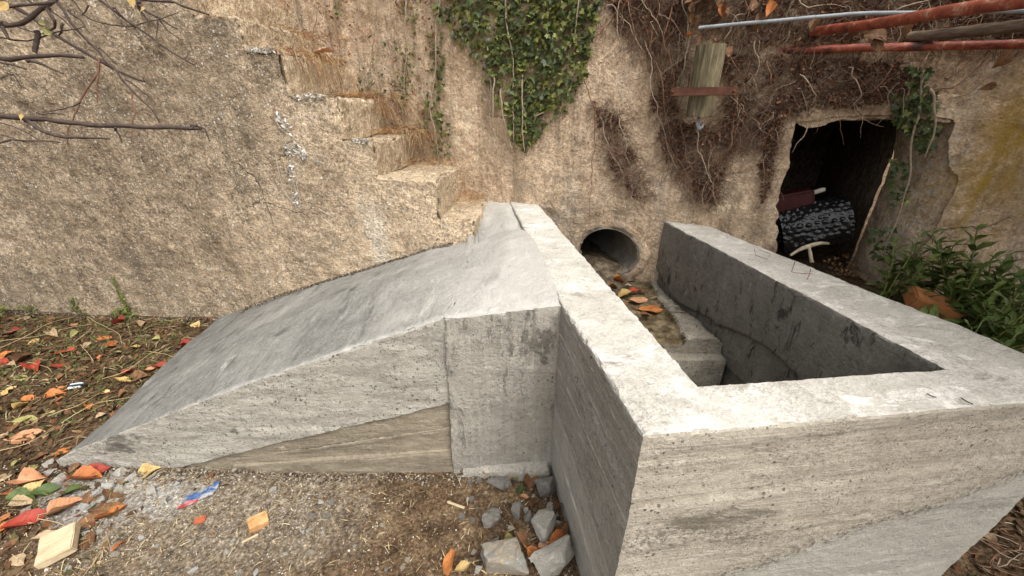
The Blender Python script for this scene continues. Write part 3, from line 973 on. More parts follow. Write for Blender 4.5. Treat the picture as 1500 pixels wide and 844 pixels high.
pr = [
    qpanel(p3(Hb, ZB), p3(G, ZB), p3(G, TZ), p3(H_, TZ), 1, relF, 0.01, nu=nR, nv=n_up),
    qpanel(p3(H_, TZ), p3(G, TZ), p3(Fi, TZ), p3(E, TZ), 0, None, 0.01, nu=nR, nv=nW),
    qpanel(p3(Fi, ZB), p3(E, ZB), p3(E, TZ), p3(Fi, TZ), 2, inner_rel, 0.01, nu=nR, nv=110),
]
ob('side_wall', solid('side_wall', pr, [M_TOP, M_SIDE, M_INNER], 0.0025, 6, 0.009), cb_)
# pit floor
pq = [qpanel(p3(D, 0.05), p3(E, 0.05), p3(Fi, 0.05), p3(C_, 0.05), 0, None, 0.03)]
ob('basin_floor', solid('basin_floor', pq, [M_INNER], 0.006, 6), cb_)


def cross(p, y):   # point a fraction p across the inside of the basin at depth y
    xl = D[0] + (C_[0] - D[0]) * (y - D[1]) / (C_[1] - D[1])
    xr = E[0] + (Fi[0] - E[0]) * (y - E[1]) / (Fi[1] - E[1])
    return xl + (xr - xl) * p


def bed(PU, PV):
    """PU across 0..1, PV from lip (0) to back wall (1)"""
    y0 = 1.53 + 0 * PU
    xx = cross(PU, y0 + PV * 0.9)
    y1 = yb(xx) + 0.05
    y = y0 + (y1 - y0) * PV
    xx = cross(-0.01 + PU * 1.02, y)
    Q = np.stack([xx, y, 0 * y], -1)
    split = 0.74 + 0.014 * fbm(Q, 12, 4, 81) + 0.24 * PV
    bench = sstep(split - 0.012, split + 0.018, PU)
    z = 0.388 + 0.034 * bench + fbm(Q, 8, 4, 83) * (0.008 - 0.003 * bench) + fbm(Q, 30, 4, 84) * 0.006
    z = z - 0.02 * sstep(0.955, 0.975, PU) * bench + 0.03 * sstep(0.84, 0.97, PV)
    return xx, y, z, bench


nu, nv = 130, 120
PU, PV = np.meshgrid(np.linspace(0, 1, nu), np.linspace(0, 1, nv), indexing='ij')
xx, yy, zz, bench = bed(PU, PV)
V = np.stack([xx, yy, zz], -1)
lip = []
for dy, z in ((0.0, 0.374), (-0.004, 0.345), (-0.055, 0.342), (-0.060, 0.33), (-0.060, 0.04)):
    q = V[:, 0].copy()
    q[:, 1] += dy
    q[:, 2] = z
    q += vfbm(q, 14, 3, 88) * 0.003
    lip.append(q)
V = np.concatenate([np.stack(lip[::-1], 1), V], 1)
m = Mat('channel_bed', 0.7, 0.4)
bc = m.ramp(m.noise(16, 7, 0.72), [(0.38, (0.045, 0.03, 0.015)), (0.5, (0.13, 0.095, 0.048)), (0.62, (0.28, 0.22, 0.13))])
m.bump(m.noise(50, 6, 0.7), 0.008)
M_BED = m.col(bc)
fmask = np.concatenate([np.zeros((nu - 1, 5)), (bench[:-1, :-1] > 0.45)], 1).astype(int)
fmask[:, :5] = 1
me = mesh_np('channel_bench', V, gridF(nu, nv + 5), [M_BED, M_BENCH], fmask.ravel(), True, 40)
ob('channel_bench', me, cb_)
# silt washed into the mouth of the pipe
nu, nv = 30, 50
U, W = np.meshgrid(np.linspace(-1, 1, nu), np.linspace(-0.30, 0.9, nv), indexing='ij')
wd = np.where(W < 0.02, PR * 1.25, PR * 0.93)
V = PC[None, None] * np.array([1, 1, 0]) + U[..., None] * wd[..., None] * rt + W[..., None] * PAX
V[..., 2] = 0.385 + 0.105 * sstep(-0.22, 0.06, W) - 0.03 * U ** 2 + fbm(V, 9, 4, 95) * 0.016 - 0.03 * sstep(0.1, 0.9, W)
m = Mat('wet_silt', 0.6, 0.4)
M_SILT = m.col(m.ramp(m.noise(22, 8, 0.75), [(0.38, (0.035, 0.024, 0.014)), (0.5, (0.085, 0.062, 0.037)), (0.62, (0.20, 0.155, 0.10))]))
m.bump(m.noise(45, 6, 0.7), 0.01)
o = ob('silt', mesh_np('silt', V, gridF(nu, nv), [M_SILT]))
tag(o, 'brown silt heaped in the mouth of the drain pipe', 'silt', kind='stuff')
# shallow water in the channel
m = Mat('shallow_water', 0.06, 0.5)
m.b.inputs['Transmission Weight'].default_value = 1.0
m.b.inputs['IOR'].default_value = 1.33
m.bump(m.noise(30, 3, 0.5), 0.002)
M_WATER = m.col((0.97, 0.95, 0.9))
ys = np.linspace(1.62, 2.42, 20)
ps = np.linspace(0.0, 0.86, 14)
V = np.array([[cross(p_, y_) if y_ < 2.3 else cross(0.08 + p_ * 0.8, y_), y_, 0.374] for p_ in ps for y_ in ys])
wtr = ob('water', mesh_np('water', V, gridF(14, 20), [M_WATER]))
wtr['kind'] = 'structure'

# ------------------------------------------------------------------ concrete apron (sloping slab and pillar)
ap = thing('concrete_apron', 'sloping grey concrete slab with front pillar wedged between wall and basin', 'slab', (-0.9, 1.6, 0))
FX = [-2.4, -1.93, -1.84, -1.45, -1.10, -0.80, -0.566, -0.22, 0.145, 0.4]
FZ = [0.01, 0.052, 0.103, 0.268, 0.416, 0.535, 0.619, 0.7455, 0.797, 0.80]
BX, BZ = [-2.6, -2.13], [-0.03, 0.03]
for u, v in ((415, 430), (500, 405), (640, 362), (688, 352)):
    q = on_front(u, v)
    BX.append(float(q[0]))
    BZ.append(float(q[2]))
BX += [-0.13, -0.03, 0.2]
BZ += [0.745, 0.79, 0.815]


def xout(y):
    return np.interp(y, [A[1], A2[1], B[1]], [A[0], A2[0], B[0]])


YF0 = 1.165


def slab_z(x, y):
    v = (y - YF0) / (yf(x) - YF0)
    vv = np.clip(v, 0, 1)
    zf = np.interp(x, FX, FZ)
    zb = np.interp(x, BX, BZ)
    z = zf * (1 - vv) + zb * vv + 0.035 * np.sin(vv * math.pi) * sstep(-1.9, -1.0, x)
    return z + np.clip(v - 1, 0, 1) * 0.12 * sstep(0.1, -0.2, x)


PILX = -0.232
nu, nv = 150, 110
U, W = np.meshgrid(np.linspace(0, 1, nu), np.linspace(0, 1, nv), indexing='ij')
xl = -1.87 - 0.24 * W
yy = None
xg = xl + (0.1 - xl) * U
for _ in range(4):
    yend = np.where(xg < STEPS[0][0] - 0.01, yf(xg) + 0.02, yb(xg) + 0.03)
    y0 = np.where(xg < PILX, YF0, YF0 - 0.016)
    yg = y0 + (yend - y0) * W
    xr = xout(yg) + 0.012
    xg = xl + (xr - xl) * U
zg = slab_z(xg, yg)
P = np.stack([xg, yg, zg], -1)
P[..., 2] += fbm(P, 3.5, 3, 91) * 0.010 * np.minimum(1, W * 8) + fbm(P, 26, 3, 92) * 0.0028
edge = np.exp(-W * 60)
P[..., 1] += edge * np.abs(fbm(P, 30, 3, 93)) * 0.012
P[..., 2] -= edge * np.abs(fbm(P, 24, 3, 94)) * 0.010
# left skirt
sk = P[0].copy()
sk2 = sk.copy()
sk2[:, 2] = -0.08
sk2[:, 0] -= 0.02
Pm = np.concatenate([sk2[None], P], 0)
ob('sloping_slab', mesh_np('sloping_slab', Pm, gridF(nu + 1, nv), [M_SLAB], None, True, 50), ap)


def band_top(x):
    return np.interp(x, [-1.95, -1.55, -1.22, -0.235], [-0.08, -0.03, 0.075, 0.365])


def band_bot(x):
    return np.interp(x, [-1.95, -1.22, -0.235], [-0.03, 0.010, 0.105])


def face_strip(name, x0, x1, zlo, zhi, y, mat, rel=None, lipy=None, nz=60, nx=150, seed=0):
    xs_ = np.linspace(x0, x1, nx)
    V = []
    for x_ in xs_:
        lo, hi = float(zlo(x_)), float(zhi(x_))
        col = [(x_, y, lo + (hi - lo) * k / (nz - 1)) for k in range(nz)]
        if lipy is not None:
            col = [(x_, lipy, lo + 0.002)] + col
        V.append(col)
    V = np.array(V)
    n0 = V.shape[1]
    V[..., 1] += fbm(V * np.array([1, 1, 4]), 5, 4, seed) * 0.004 + fbm(V, 40, 2, seed + 2) * 0.0012
    V[..., 0] += 0
    V[:, -1, 1] += np.abs(fbm(V[:, -1], 30, 3, 93)) * 0.010
    V[:, 0, 2] += fbm(V[:, 0], 14, 3, seed + 4) * 0.006
    V[:, 1, 2] += fbm(V[:, 1], 14, 3, seed + 4) * 0.006
    return mesh_np(name, V, gridF(nx, n0), [mat], None, True, 55)


ftop = lambda x_: slab_z(np.array(x_), np.array(YF0)) - 0.001
ob('upper_face', face_strip('upper_face', -1.93, PILX + 0.004, band_top, ftop, YF0, M_FACE, None, YF0 + 0.03, seed=101), ap)
ob('recessed_band', face_strip('recessed_band', -1.55, PILX + 0.004, lambda x_: band_bot(x_) - 0.01, lambda x_: band_top(x_) + 0.02, YF0 + 0.010, M_BAND, None, None, 40, seed=111), ap)
# raised lath edge within the band
ob('band_ridge', face_strip('band_ridge', -1.19, PILX + 0.004, lambda x_: band_bot(x_) + (band_top(x_) - band_bot(x_)) * 0.42,
                            lambda x_: band_bot(x_) + (band_top(x_) - band_bot(x_)) * 0.50, YF0 + 0.005, M_BAND, None, YF0 + 0.03, 6, seed=116), ap)
ob('base_strip', face_strip('base_strip', -1.19, PILX + 0.004, lambda x_: -0.06, lambda x_: band_bot(x_) + 0.004, YF0 - 0.002, M_BAND, None, None, 20, seed=121), ap)
# cap of the base strip
xs_ = np.linspace(-1.19, PILX + 0.004, 150)
V = np.array([[(x_, YF0 - 0.002, band_bot(x_) + 0.004), (x_, YF0 + 0.03, band_bot(x_) + 0.01)] for x_ in xs_])
V[..., 1] += fbm(V * np.array([1, 1, 4]), 5, 4, 121) * 0.004 + fbm(V, 40, 2, 123) * 0.0012
ob('strip_cap', mesh_np('strip_cap', V, gridF(150, 2), [M_BAND]), ap)
# pillar
pz = lambda x_: float(slab_z(np.array(x_), np.array(YF0)))
yp = YF0 - 0.016
pp = [qpanel((PILX - 0.022, yp, -0.06), (0.185, yp, -0.06), (0.175, yp, pz(0.16)), (PILX, yp, pz(PILX)), 0, lambda P, U, W: 0.003 * fbm(P * np.array([6, 1, 1]), 3, 4, 130), 0.008),
      qpanel((PILX - 0.022, YF0 + 0.06, -0.06), (PILX - 0.022, yp, -0.06), (PILX, yp, pz(PILX)), (PILX, YF0 + 0.06, pz(PILX)), 0, None, 0.01, nu=8, nv=nseg((0, 0, -0.06), (0, 0, pz(PILX)), 0.008)),
      qpanel((PILX, yp, pz(PILX)), (0.175, yp, pz(0.16)), (0.175, YF0 + 0.03, pz(0.16) - 0.004), (PILX, YF0 + 0.03, pz(PILX) - 0.004), 1, None, 0.01, nu=nseg((PILX, 0, 0), (0.185, 0, 0), 0.008), nv=5)]
pil = ob('pillar', solid('pillar', pp, [M_PILLAR, M_SLAB], 0.003, 8, 0.006), ap)
q = [qpanel((-0.21, yp - 0.030, -0.06), (0.15, yp - 0.045, -0.06), (0.15, yp - 0.045, 0.062), (-0.21, yp - 0.012, 0.012), 0, None, 0.008),
     qpanel((-0.21, yp - 0.012, 0.012), (0.15, yp - 0.045, 0.062), (0.15, yp + 0.01, 0.078), (-0.21, yp + 0.01, 0.03), 0, None, 0.008, nv=8),
     qpanel((0.15, yp - 0.045, -0.06), (0.15, yp + 0.01, -0.06), (0.15, yp + 0.01, 0.078), (0.15, yp - 0.045, 0.062), 0, None, 0.008, nu=8)]
ob('footing_lip', solid('footing_lip', q, [M_PILLAR], 0.004, 8, 0.008), pil)

# ------------------------------------------------------------------ leaf shapes and scatter helpers
def leaf_shape(fold=0.25, curl=1.5, twist=0.0, wid=0.030, seed=0, nx=10, ny=5, L=0.10, tip=0.75):
    s = np.linspace(0, 1, nx)
    V = []
    for i, a in enumerate(s):
        w = wid * max(0.02, math.sin(math.pi * a ** tip)) ** 0.85
        for j in range(ny):
            b = (j / (ny - 1)) * 2 - 1
            x_ = (a - 0.5) * L
            y_ = b * w * (1 + 0.06 * math.sin(a * 23 + seed + j))
            z_ = fold * abs(y_) + curl * (x_ - 0.01 * seed) ** 2 + 0.004 * math.sin(a * 9 + b * 2 + seed) * abs(b) + twist * x_ * y_ * 20
            V.append((x_, y_, z_))
    F = [tuple(f) for f in gridF(nx, ny)]
    n = len(V)
    # petiole
    r = 0.0012
    for k in range(4):
        x_ = -0.5 * L - k * 0.007
        V += [(x_, -r, 0.002 * k * k * 0.5 + curl * 0.0025), (x_, r, 0.002 * k * k * 0.5 + curl * 0.0025)]
    for k in range(3):
        F.append((n + 2 * k, n + 2 * k + 1, n + 2 * k + 3, n + 2 * k + 2))
    return np.array(V), np.array(F)


LEAF_SHAPES = [leaf_shape(0.25, 2.2, 0.15, 0.031, 0), leaf_shape(0.75, 6.5, 0.3, 0.032, 1), leaf_shape(0.45, -4.0, -0.35, 0.036, 2),
               leaf_shape(1.3, 5.0, 0.5, 0.036, 3), leaf_shape(0.15, 1.5, 0.6, 0.027, 4)]
LEAF_ME = {}


def leaf_me(kind, colour):
    key = (kind, colour)
    if key not in LEAF_ME:
        V, F = LEAF_SHAPES[kind]
        LEAF_ME[key] = mesh_np('leaf', V, F, [LEAFC[colour]])
    return LEAF_ME[key]


def rotm(n):
    """n random rotation matrices"""
    q = rng.normal(size=(n, 4))
    q /= np.linalg.norm(q, axis=1, keepdims=True)
    w, x, y, z = q.T
    return np.stack([1 - 2 * (y * y + z * z), 2 * (x * y - z * w), 2 * (x * z + y * w),
                     2 * (x * y + z * w), 1 - 2 * (x * x + z * z), 2 * (y * z - x * w),
                     2 * (x * z - y * w), 2 * (y * z + x * w), 1 - 2 * (x * x + y * y)], -1).reshape(n, 3, 3)


def flatm(n, tilt=0.3):
    """rotations about z with a random tilt"""
    a = rng.uniform(0, 2 * np.pi, n)
    t1, t2 = rng.normal(0, tilt, n), rng.normal(0, tilt, n)
    ca, sa = np.cos(a), np.sin(a)
    Z = np.stack([ca, -sa, 0 * a, sa, ca, 0 * a, 0 * a, 0 * a, 0 * a + 1], -1).reshape(n, 3, 3)
    c, s = np.cos(t1), np.sin(t1)
    Xm = np.stack([0 * a + 1, 0 * a, 0 * a, 0 * a, c, -s, 0 * a, s, c], -1).reshape(n, 3, 3)
    c, s = np.cos(t2), np.sin(t2)
    Ym = np.stack([c, 0 * a, s, 0 * a, 0 * a + 1, 0 * a, -s, 0 * a, c], -1).reshape(n, 3, 3)
    return Xm @ Ym @ Z


def bake(name, V, F, pos, rot, scale, cols, mat):
    """many copies of one small shape as ONE mesh (uncountable stuff)"""
    pos = np.asarray(pos)
    n = len(pos)
    scale = np.asarray(scale)
    if scale.ndim == 1:
        scale = scale[:, None]
    W = np.einsum('nij,nvj->nvi', rot, V[None] * scale[:, None, :]) + pos[:, None]
    FF = (F[None] + (np.arange(n) * len(V))[:, None, None]).reshape(-1, F.shape[1])
    me = mesh_np(name, W.reshape(-1, 3), FF, [mat], None, False)
    if cols is not None:
        at = me.attributes.new('Col', 'FLOAT_COLOR', 'POINT')
        c = np.repeat(np.concatenate([cols, np.ones((n, 1))], 1), len(V), axis=0)
        at.data.foreach_set('color', c.astype(np.float32).ravel())
    return me


def pick(cols, n, var=0.2):
    c = np.array(cols)[rng.integers(0, len(cols), n)]
    return c * rng.uniform(1 - var, 1 + var, (n, 1))


# small shapes
PEB_V = np.array([(1, 0, 0), (-1, 0, 0), (0, 1, 0), (0, -1, 0), (0, 0, 0.7), (0, 0, -0.7), (0.6, 0.6, 0.35), (-0.6, -0.5, 0.4)], float)
PEB_F = np.array([(0, 6, 4), (6, 2, 4), (2, 1, 4), (1, 7, 4), (7, 3, 4), (3, 0, 4), (2, 0, 5), (1, 2, 5), (3, 1, 5), (0, 3, 5), (0, 2, 6), (1, 3, 7)])
CR_V = np.array([(-1, -0.35, 0), (0, -0.5, 0.15), (1, -0.1, 0.35), (-1, 0.3, 0.1), (0, 0.5, 0.3), (1, 0.15, 0.1)], float)
CR_F = np.array([(0, 1, 4, 3), (1, 2, 5, 4)])
ST_V = np.array([(-1, -0.03, 0), (-0.3, -0.035, 0.07), (0.4, -0.03, 0.06), (1, -0.01, 0), (-1, 0.03, 0), (-0.3, 0.035, 0.07), (0.4, 0.03, 0.06), (1, 0.01, 0)], float)
ST_F = np.array([(0, 1, 5, 4), (1, 2, 6, 5), (2, 3, 7, 6)])


def ground_pts(poly, n):
    px = sample_poly(poly, n)
    return np.array([on_ground(u, v) for u, v in px])


def ground_pts_fast(poly, n):
    px = sample_poly(poly, n)
    a = (px[:, 0] - 750) / FPX
    b = (422 - px[:, 1]) / FPX
    dy, dz = CP + b * SP, -SP + b * CP
    t = CH / -dz
    for _ in range(4):
        t = (CH - gz(a * t, dy * t)) / -dz
    return np.stack([a * t, dy * t, CH + dz * t], -1)


# ------------------------------------------------------------------ loose ground cover (nobody could count it)
def in_open(P):
    """ground points that are not under the apron, the basin or the walls"""
    x_, y_ = P[:, 0], P[:, 1]
    under_slab = (y_ > YF0 - 0.01) & (y_ < 2.45) & (x_ > -1.93 - 0.2 * (y_ - YF0) / 1.25) & (x_ < 0.3)
    under_basin = inpoly(x_, y_, [A, H_, G, B])
    behind = y_ > np.where(x_ < 0, yf(x_), yb(x_)) - 0.005
    return ~(under_slab | under_basin | behind)


def uni(x0, x1, y0, y1, n):
    P = np.stack([rng.uniform(x0, x1, n), rng.uniform(y0, y1, n), np.zeros(n)], -1)
    P = P[in_open(P)]
    P[:, 2] = gz(P[:, 0], P[:, 1])
    return P


SPILL = lambda P: np.exp(-(((P[:, 0] + 1.10) / 0.62) ** 2 + ((P[:, 1] - 1.0) / 0.36) ** 2))
P = uni(-2.2, 0.3, 0.45, 1.2, 60000)
P = P[rng.uniform(0, 1, len(P)) < 0.09 + 0.55 * SPILL(P) * (0.6 + 0.6 * fbm(P, 6, 3, 5))]
n = len(P)
sz = 0.0011 + 0.0036 * rng.uniform(0, 1, n) ** 3
sz = np.where(rng.uniform(0, 1, n) < 0.02, sz * 2.2, sz)
o = ob('gravel', bake('gravel', PEB_V, PEB_F, P + np.array([0, 0, 0.001]), rotm(n), sz[:, None] * rng.uniform(0.6, 1.3, (n, 3)),
                      pick([(0.42, 0.37, 0.30), (0.32, 0.265, 0.20), (0.23, 0.175, 0.12), (0.50, 0.46, 0.39), (0.36, 0.26, 0.165), (0.17, 0.13, 0.095)], n), M_VCOL))
tag(o, 'fine pale gravel and mortar grit strewn before the sloping slab', 'gravel', kind='stuff')

P = np.concatenate([uni(-4.2, -0.9, 0.4, 2.42, 15000), uni(1.25, 3.0, 0.2, 1.7, 3500)])
keep = rng.uniform(0, 1, len(P)) < np.where(P[:, 0] > 0, 1.0, np.clip(0.95 - 1.1 * SPILL(P) - 0.8 * sstep(-1.5, -0.9, P[:, 0]), 0.02, 1))
P = P[keep]
n = len(P)
o = ob('leaf_litter', bake('leaf_litter', CR_V, CR_F, P + np.array([0, 0, 0.004]), flatm(n, 0.45), rng.uniform(0.004, 0.020, n)[:, None] * np.array([1, 1, 1.2]),
                           pick([(0.085, 0.046, 0.022), (0.12, 0.07, 0.034), (0.055, 0.034, 0.018), (0.17, 0.11, 0.055), (0.07, 0.042, 0.022), (0.09, 0.08, 0.03), (0.06, 0.065, 0.022), (0.14, 0.06, 0.024)], n, 0.35), M_VCOL))
tag(o, 'brown crumbled leaf litter covering the soil beside the walls', 'litter', kind='stuff')

P = np.concatenate([uni(-4.2, -1.2, 0.4, 2.42, 3000), uni(-1.6, 0.25, 0.45, 1.15, 1100), uni(1.25, 3.0, 0.2, 1.7, 1100)])
n = len(P)
o = ob('straw', bake('straw', ST_V, ST_F, P + np.array([0, 0, 0.006]), flatm(n, 0.16),
                     np.stack([rng.uniform(0.008, 0.05, n) * np.where(P[:, 0] > -1.4, 0.4, 1), rng.uniform(0.02, 0.045, n), rng.uniform(0.02, 0.10, n)], -1),
                     pick([(0.40, 0.30, 0.16), (0.28, 0.20, 0.10), (0.52, 0.43, 0.27), (0.17, 0.11, 0.06)], n), M_VCOL))
tag(o, 'dry straw bits and needles lying on the soil', 'straw', kind='stuff')

P = uni(-4.2, -1.25, 0.4, 2.42, 6000)
msk = fbm(P * np.array([1, 1, 0]), 2.2, 3, 66) + 0.7 * sstep(2.0, 2.4, P[:, 1]) > 0.28
P = P[msk]
n = len(P)
GR_V = np.array([(-0.06, 0, 0), (0.06, 0, 0), (0.05, 0.1, 0.5), (-0.05, 0.1, 0.5), (0.0, 0.4, 0.9), (-0.01, 0.4, 0.9)], float)
GR_F = np.array([(0, 1, 2, 3), (3, 2, 4, 5)])
o = ob('grass', bake('grass', GR_V, GR_F, P, flatm(n, 0.55), rng.uniform(0.012, 0.045, n)[:, None] * np.array([1.3, 1, 1]),
                     pick([(0.075, 0.11, 0.022), (0.12, 0.15, 0.04), (0.05, 0.08, 0.016), (0.20, 0.19, 0.07)], n), M_VCOL))
tag(o, 'thin short grass and moss between the fallen leaves along the wall', 'grass', kind='stuff')

# grit and dead needles caught where the slab meets the wall
xs_ = rng.uniform(-1.85, -0.34, 1500)
ys_ = yf(xs_) - np.abs(rng.normal(0, 0.028, 1500)) * (0.5 + sstep(-1.0, -1.7, xs_)) - 0.012
P = np.stack([xs_, ys_, slab_z(xs_, ys_) + 0.006], -1)
o = ob('debris', bake('debris', CR_V, CR_F, P, flatm(1500, 0.5), rng.uniform(0.002, 0.010, 1500), pick([(0.06, 0.045, 0.03), (0.14, 0.11, 0.08), (0.26, 0.22, 0.17), (0.10, 0.07, 0.04)], 1500), M_VCOL))
tag(o, 'dark crumbs gathered where the slab meets the old wall', 'debris', kind='stuff')

def foot(p0, p1, n, w):
    f_ = rng.uniform(0, 1, n)
    q_ = np.array(p0)[None] * (1 - f_[:, None]) + np.array(p1)[None] * f_[:, None]
    q_ = np.c_[q_, np.zeros(n)]
    nrm_ = np.array([-(p1[1] - p0[1]), p1[0] - p0[0], 0.0])
    nrm_ /= np.linalg.norm(nrm_)
    q_ = q_ + nrm_ * (np.abs(rng.normal(0, w, n)))[:, None]
    q_[:, 2] = gz(q_[:, 0], q_[:, 1]) + 0.002 + 0.012 * rng.uniform(0, 1, n) * np.exp(-np.abs(rng.normal(0, 1, n)))
    return q_


P = np.concatenate([foot((0.16, YF0 - 0.02), (-1.95, YF0 - 0.01), 2600, 0.022), foot((0.23, 0.62), (0.15, 1.13), 500, 0.02), foot((-4.2, 2.545), (-2.0, 2.385), 10, 0.01), foot((-2.0, 2.375), (-4.2, 2.53), 1500, 0.02)])
P = P[np.isfinite(P).all(1)]
n = len(P)
o = ob('debris', bake('debris', PEB_V, PEB_F, P, rotm(n), (0.0015 + 0.006 * rng.uniform(0, 1, n) ** 3)[:, None] * rng.uniform(0.6, 1.3, (n, 3)), pick([(0.08, 0.055, 0.035), (0.13, 0.095, 0.06), (0.22, 0.18, 0.13), (0.34, 0.30, 0.25), (0.05, 0.035, 0.022)], n), M_VCOL))
tag(o, 'dark soil crumbs banked against the feet of slab, basin and wall', 'debris', kind='stuff')

# ------------------------------------------------------------------ fallen leaves, one by one
WHERE = {'soil': 'on the soil beside the slab', 'rubble': 'among the rubble by the basin corner', 'water': 'floating in the channel below the pipe', 'step': 'on a stair tread'}
BIGW = {0.06: 'small', 0.09: 'broad', 0.12: 'large'}


def fallen(u, v, size, colour, ang=None, kind=None, where='soil', tilt=0.2, lift=0.003, P=None):
    if P is None:
        P = on_ground(u, v)
    kind = random.randrange(5) if kind is None else kind
    o = bpy.data.objects.new('fallen_leaf', leaf_me(kind, colour))
    COL.objects.link(o)
    o.location = (P[0], P[1], P[2] + lift + (0.006 if kind in (2,) else 0.0))
    s = size / 0.10
    o.scale = (s, s, s)
    o.rotation_euler = (random.gauss(0, tilt), random.gauss(0, tilt), R(ang) if ang is not None else random.uniform(0, 6.28))
    w = BIGW[min(BIGW, key=lambda q: abs(q - size))]
    g_ = '%s %s leaves %s' % (w, colour, WHERE[where])
    tag(o, '%s %s fallen leaf lying %s' % (w, colour, WHERE[where]) if where != 'water' else '%s %s fallen leaf %s' % (w, colour, WHERE[where]), 'leaf', g_)
    return o


LV = '''22 487 .09 red 10|19 467 .08 brown|36 468 .09 tan 15|50 499 .07 olive|81 492 .08 tan|154 496 .09 orange 10|174 475 .09 red|200 510 .06 yellow|172 520 .08 olive 20|146 524 .05 orange
94 516 .13 red 20|88 537 .10 red 40|54 543 .11 red|8 522 .09 orange|5 533 .09 red 5|36 528 .11 brown|32 555 .08 olive 5|80 580 .10 orange 30|92 571 .08 orange -20|142 580 .12 yellow 32|39 587 .08 orange|33 598 .07 yellow
39 617 .10 olive 20|43 638 .12 peach 25|184 551 .12 red 28|203 555 .12 brown 20|221 544 .08 peach 40|238 538 .09 red 25|179 561 .10 yellow 12|277 508 .09 red 50|293 499 .08 red 35|262 512 .07 brown|237 487 .07 brown
37 646 .10 peach 15|94 664 .06 orange 80|138 697 .13 red 30|128 706 .11 orange 20|217 693 .10 yellow 22|243 691 .06 brown|51 704 .10 peach 5|22 722 .08 orange|99 747 .10 peach 70|46 768 .14 red 42|157 746 .11 brown 20|167 755 .10 orange 45
138 762 .10 brown 30|164 725 .08 brown|130 733 .07 brown|31 738 .10 green 15|70 722 .09 green 30|106 722 .09 green 20|17 763 .08 tan|4 779 .06 orange|176 801 .05 orange|132 792 .08 brown|65 790 .08 tan 40|12 700 .07 tan|60 672 .06 brown|110 690 .06 brown
15 800 .06 brown|30 822 .07 tan|52 716 .08 yellow|8 640 .06 tan|70 608 .06 tan|120 540 .06 brown|128 508 .06 tan|62 518 .07 tan|110 492 .06 olive|70 478 .06 brown|210 478 .07 tan|228 500 .06 olive|140 548 .06 brown|100 604 .05 brown
18 572 .06 yellow|25 597 .08 olive 10|150 610 .05 tan|70 640 .05 tan|8 496 .1 green 60|4 760 .07 orange|90 556 .05 brown|160 640 .05 brown|118 470 .06 brown|14 540 .07 tan|66 560 .05 tan|130 600 .05 orange|0 610 .08 olive|2 580 .07 yellow'''
for e in LV.replace('\n', '|').split('|'):
    q = e.split()
    fallen(float(q[0]), float(q[1]), float(q[2]) * 0.93, q[3], float(q[4]) if len(q) > 4 else None)
for e in '''660 828 .11 orange 92 0|681 838 .07 yellow 10 1|714 697 .05 orange -20 1|753 707 .06 olive 10 0|777 712 .10 brown 80 3|795 692 .08 brown 10 2|799 704 .05 red 0 1|821 797 .10 orange 20 2|825 780 .07 brown 50 3|782 819 .08 orange -30 1|765 800 .07 brown -50 3|796 803 .05 peach 10 0|741 791 .05 brown 30 1|818 750 .06 brown 80 3|762 722 .05 green 60 0|745 797 .05 olive 10 3|768 735 .05 peach 0 1|790 815 .05 brown 60 1|700 690 .05 tan 0 0|785 745 .06 brown 60 3|748 703 .05 tan 60 1'''.split('|'):
    q = e.split()
    fallen(float(q[0]), float(q[1]), float(q[2]) * 0.85, q[3], float(q[4]), int(q[5]), 'rubble', 0.3, 0.02)
# scattered smaller leaves over the litter and at the far right
k_ = 0
P = uni(-4.0, -1.35, 0.5, 2.4, 170)
P = P[SPILL(P) < 0.25]
for p_ in P[:95]:
    fallen(0, 0, random.choice([0.045, 0.05, 0.06, 0.07, 0.08]), random.choice(['brown', 'brown', 'tan', 'tan', 'olive', 'orange', 'yellow', 'peach', 'brown', 'red']), P=p_, tilt=0.3)
P = uni(1.3, 2.4, 0.35, 1.1, 60)
WHERE['side'] = 'on the dark soil beyond the basin corner'
for p_ in P[:40]:
    fallen(0, 0, random.choice([0.05, 0.06, 0.08]), random.choice(['brown', 'tan', 'tan', 'brown', 'peach']), P=p_, tilt=0.35, where='side')


def channel_pt(u, v, z=0.402):
    d = ray(u, v)
    return at_t(u, v, (CH - z) / -d[2])


for u, v, s, c, a in [(887, 398, .09, 'orange', 0), (904, 406, .08, 'orange', -20), (906, 415, .08, 'orange', 10), (924, 413, .07, 'red', 30), (918, 433, .12, 'yellow', -5), (935, 442, .11, 'peach', 5),
                      (954, 456, .13, 'orange', -12), (930, 429, .08, 'red', -10), (975, 413, .06, 'orange', -50), (897, 425, .07, 'brown', 20), (912, 447, .08, 'brown', 0), (942, 428, .05, 'brown', 40), (946, 466, .08, 'brown', 20), (880, 388, .07, 'brown', 10),
                      (899, 388, .06, 'red', 70), (921, 421, .05, 'tan', 10), (960, 437, .04, 'tan', 10)]:
    fallen(0, 0, s, c, a, None, 'water', 0.10, 0.006, P=channel_pt(u, v))
d = ray(472, 75)
fallen(0, 0, 0.13, 'peach', 20, 2, 'step', 0.1, 0.03, P=(STEPS[4][0] + 0.03, 2.72, STEPS[4][1]))

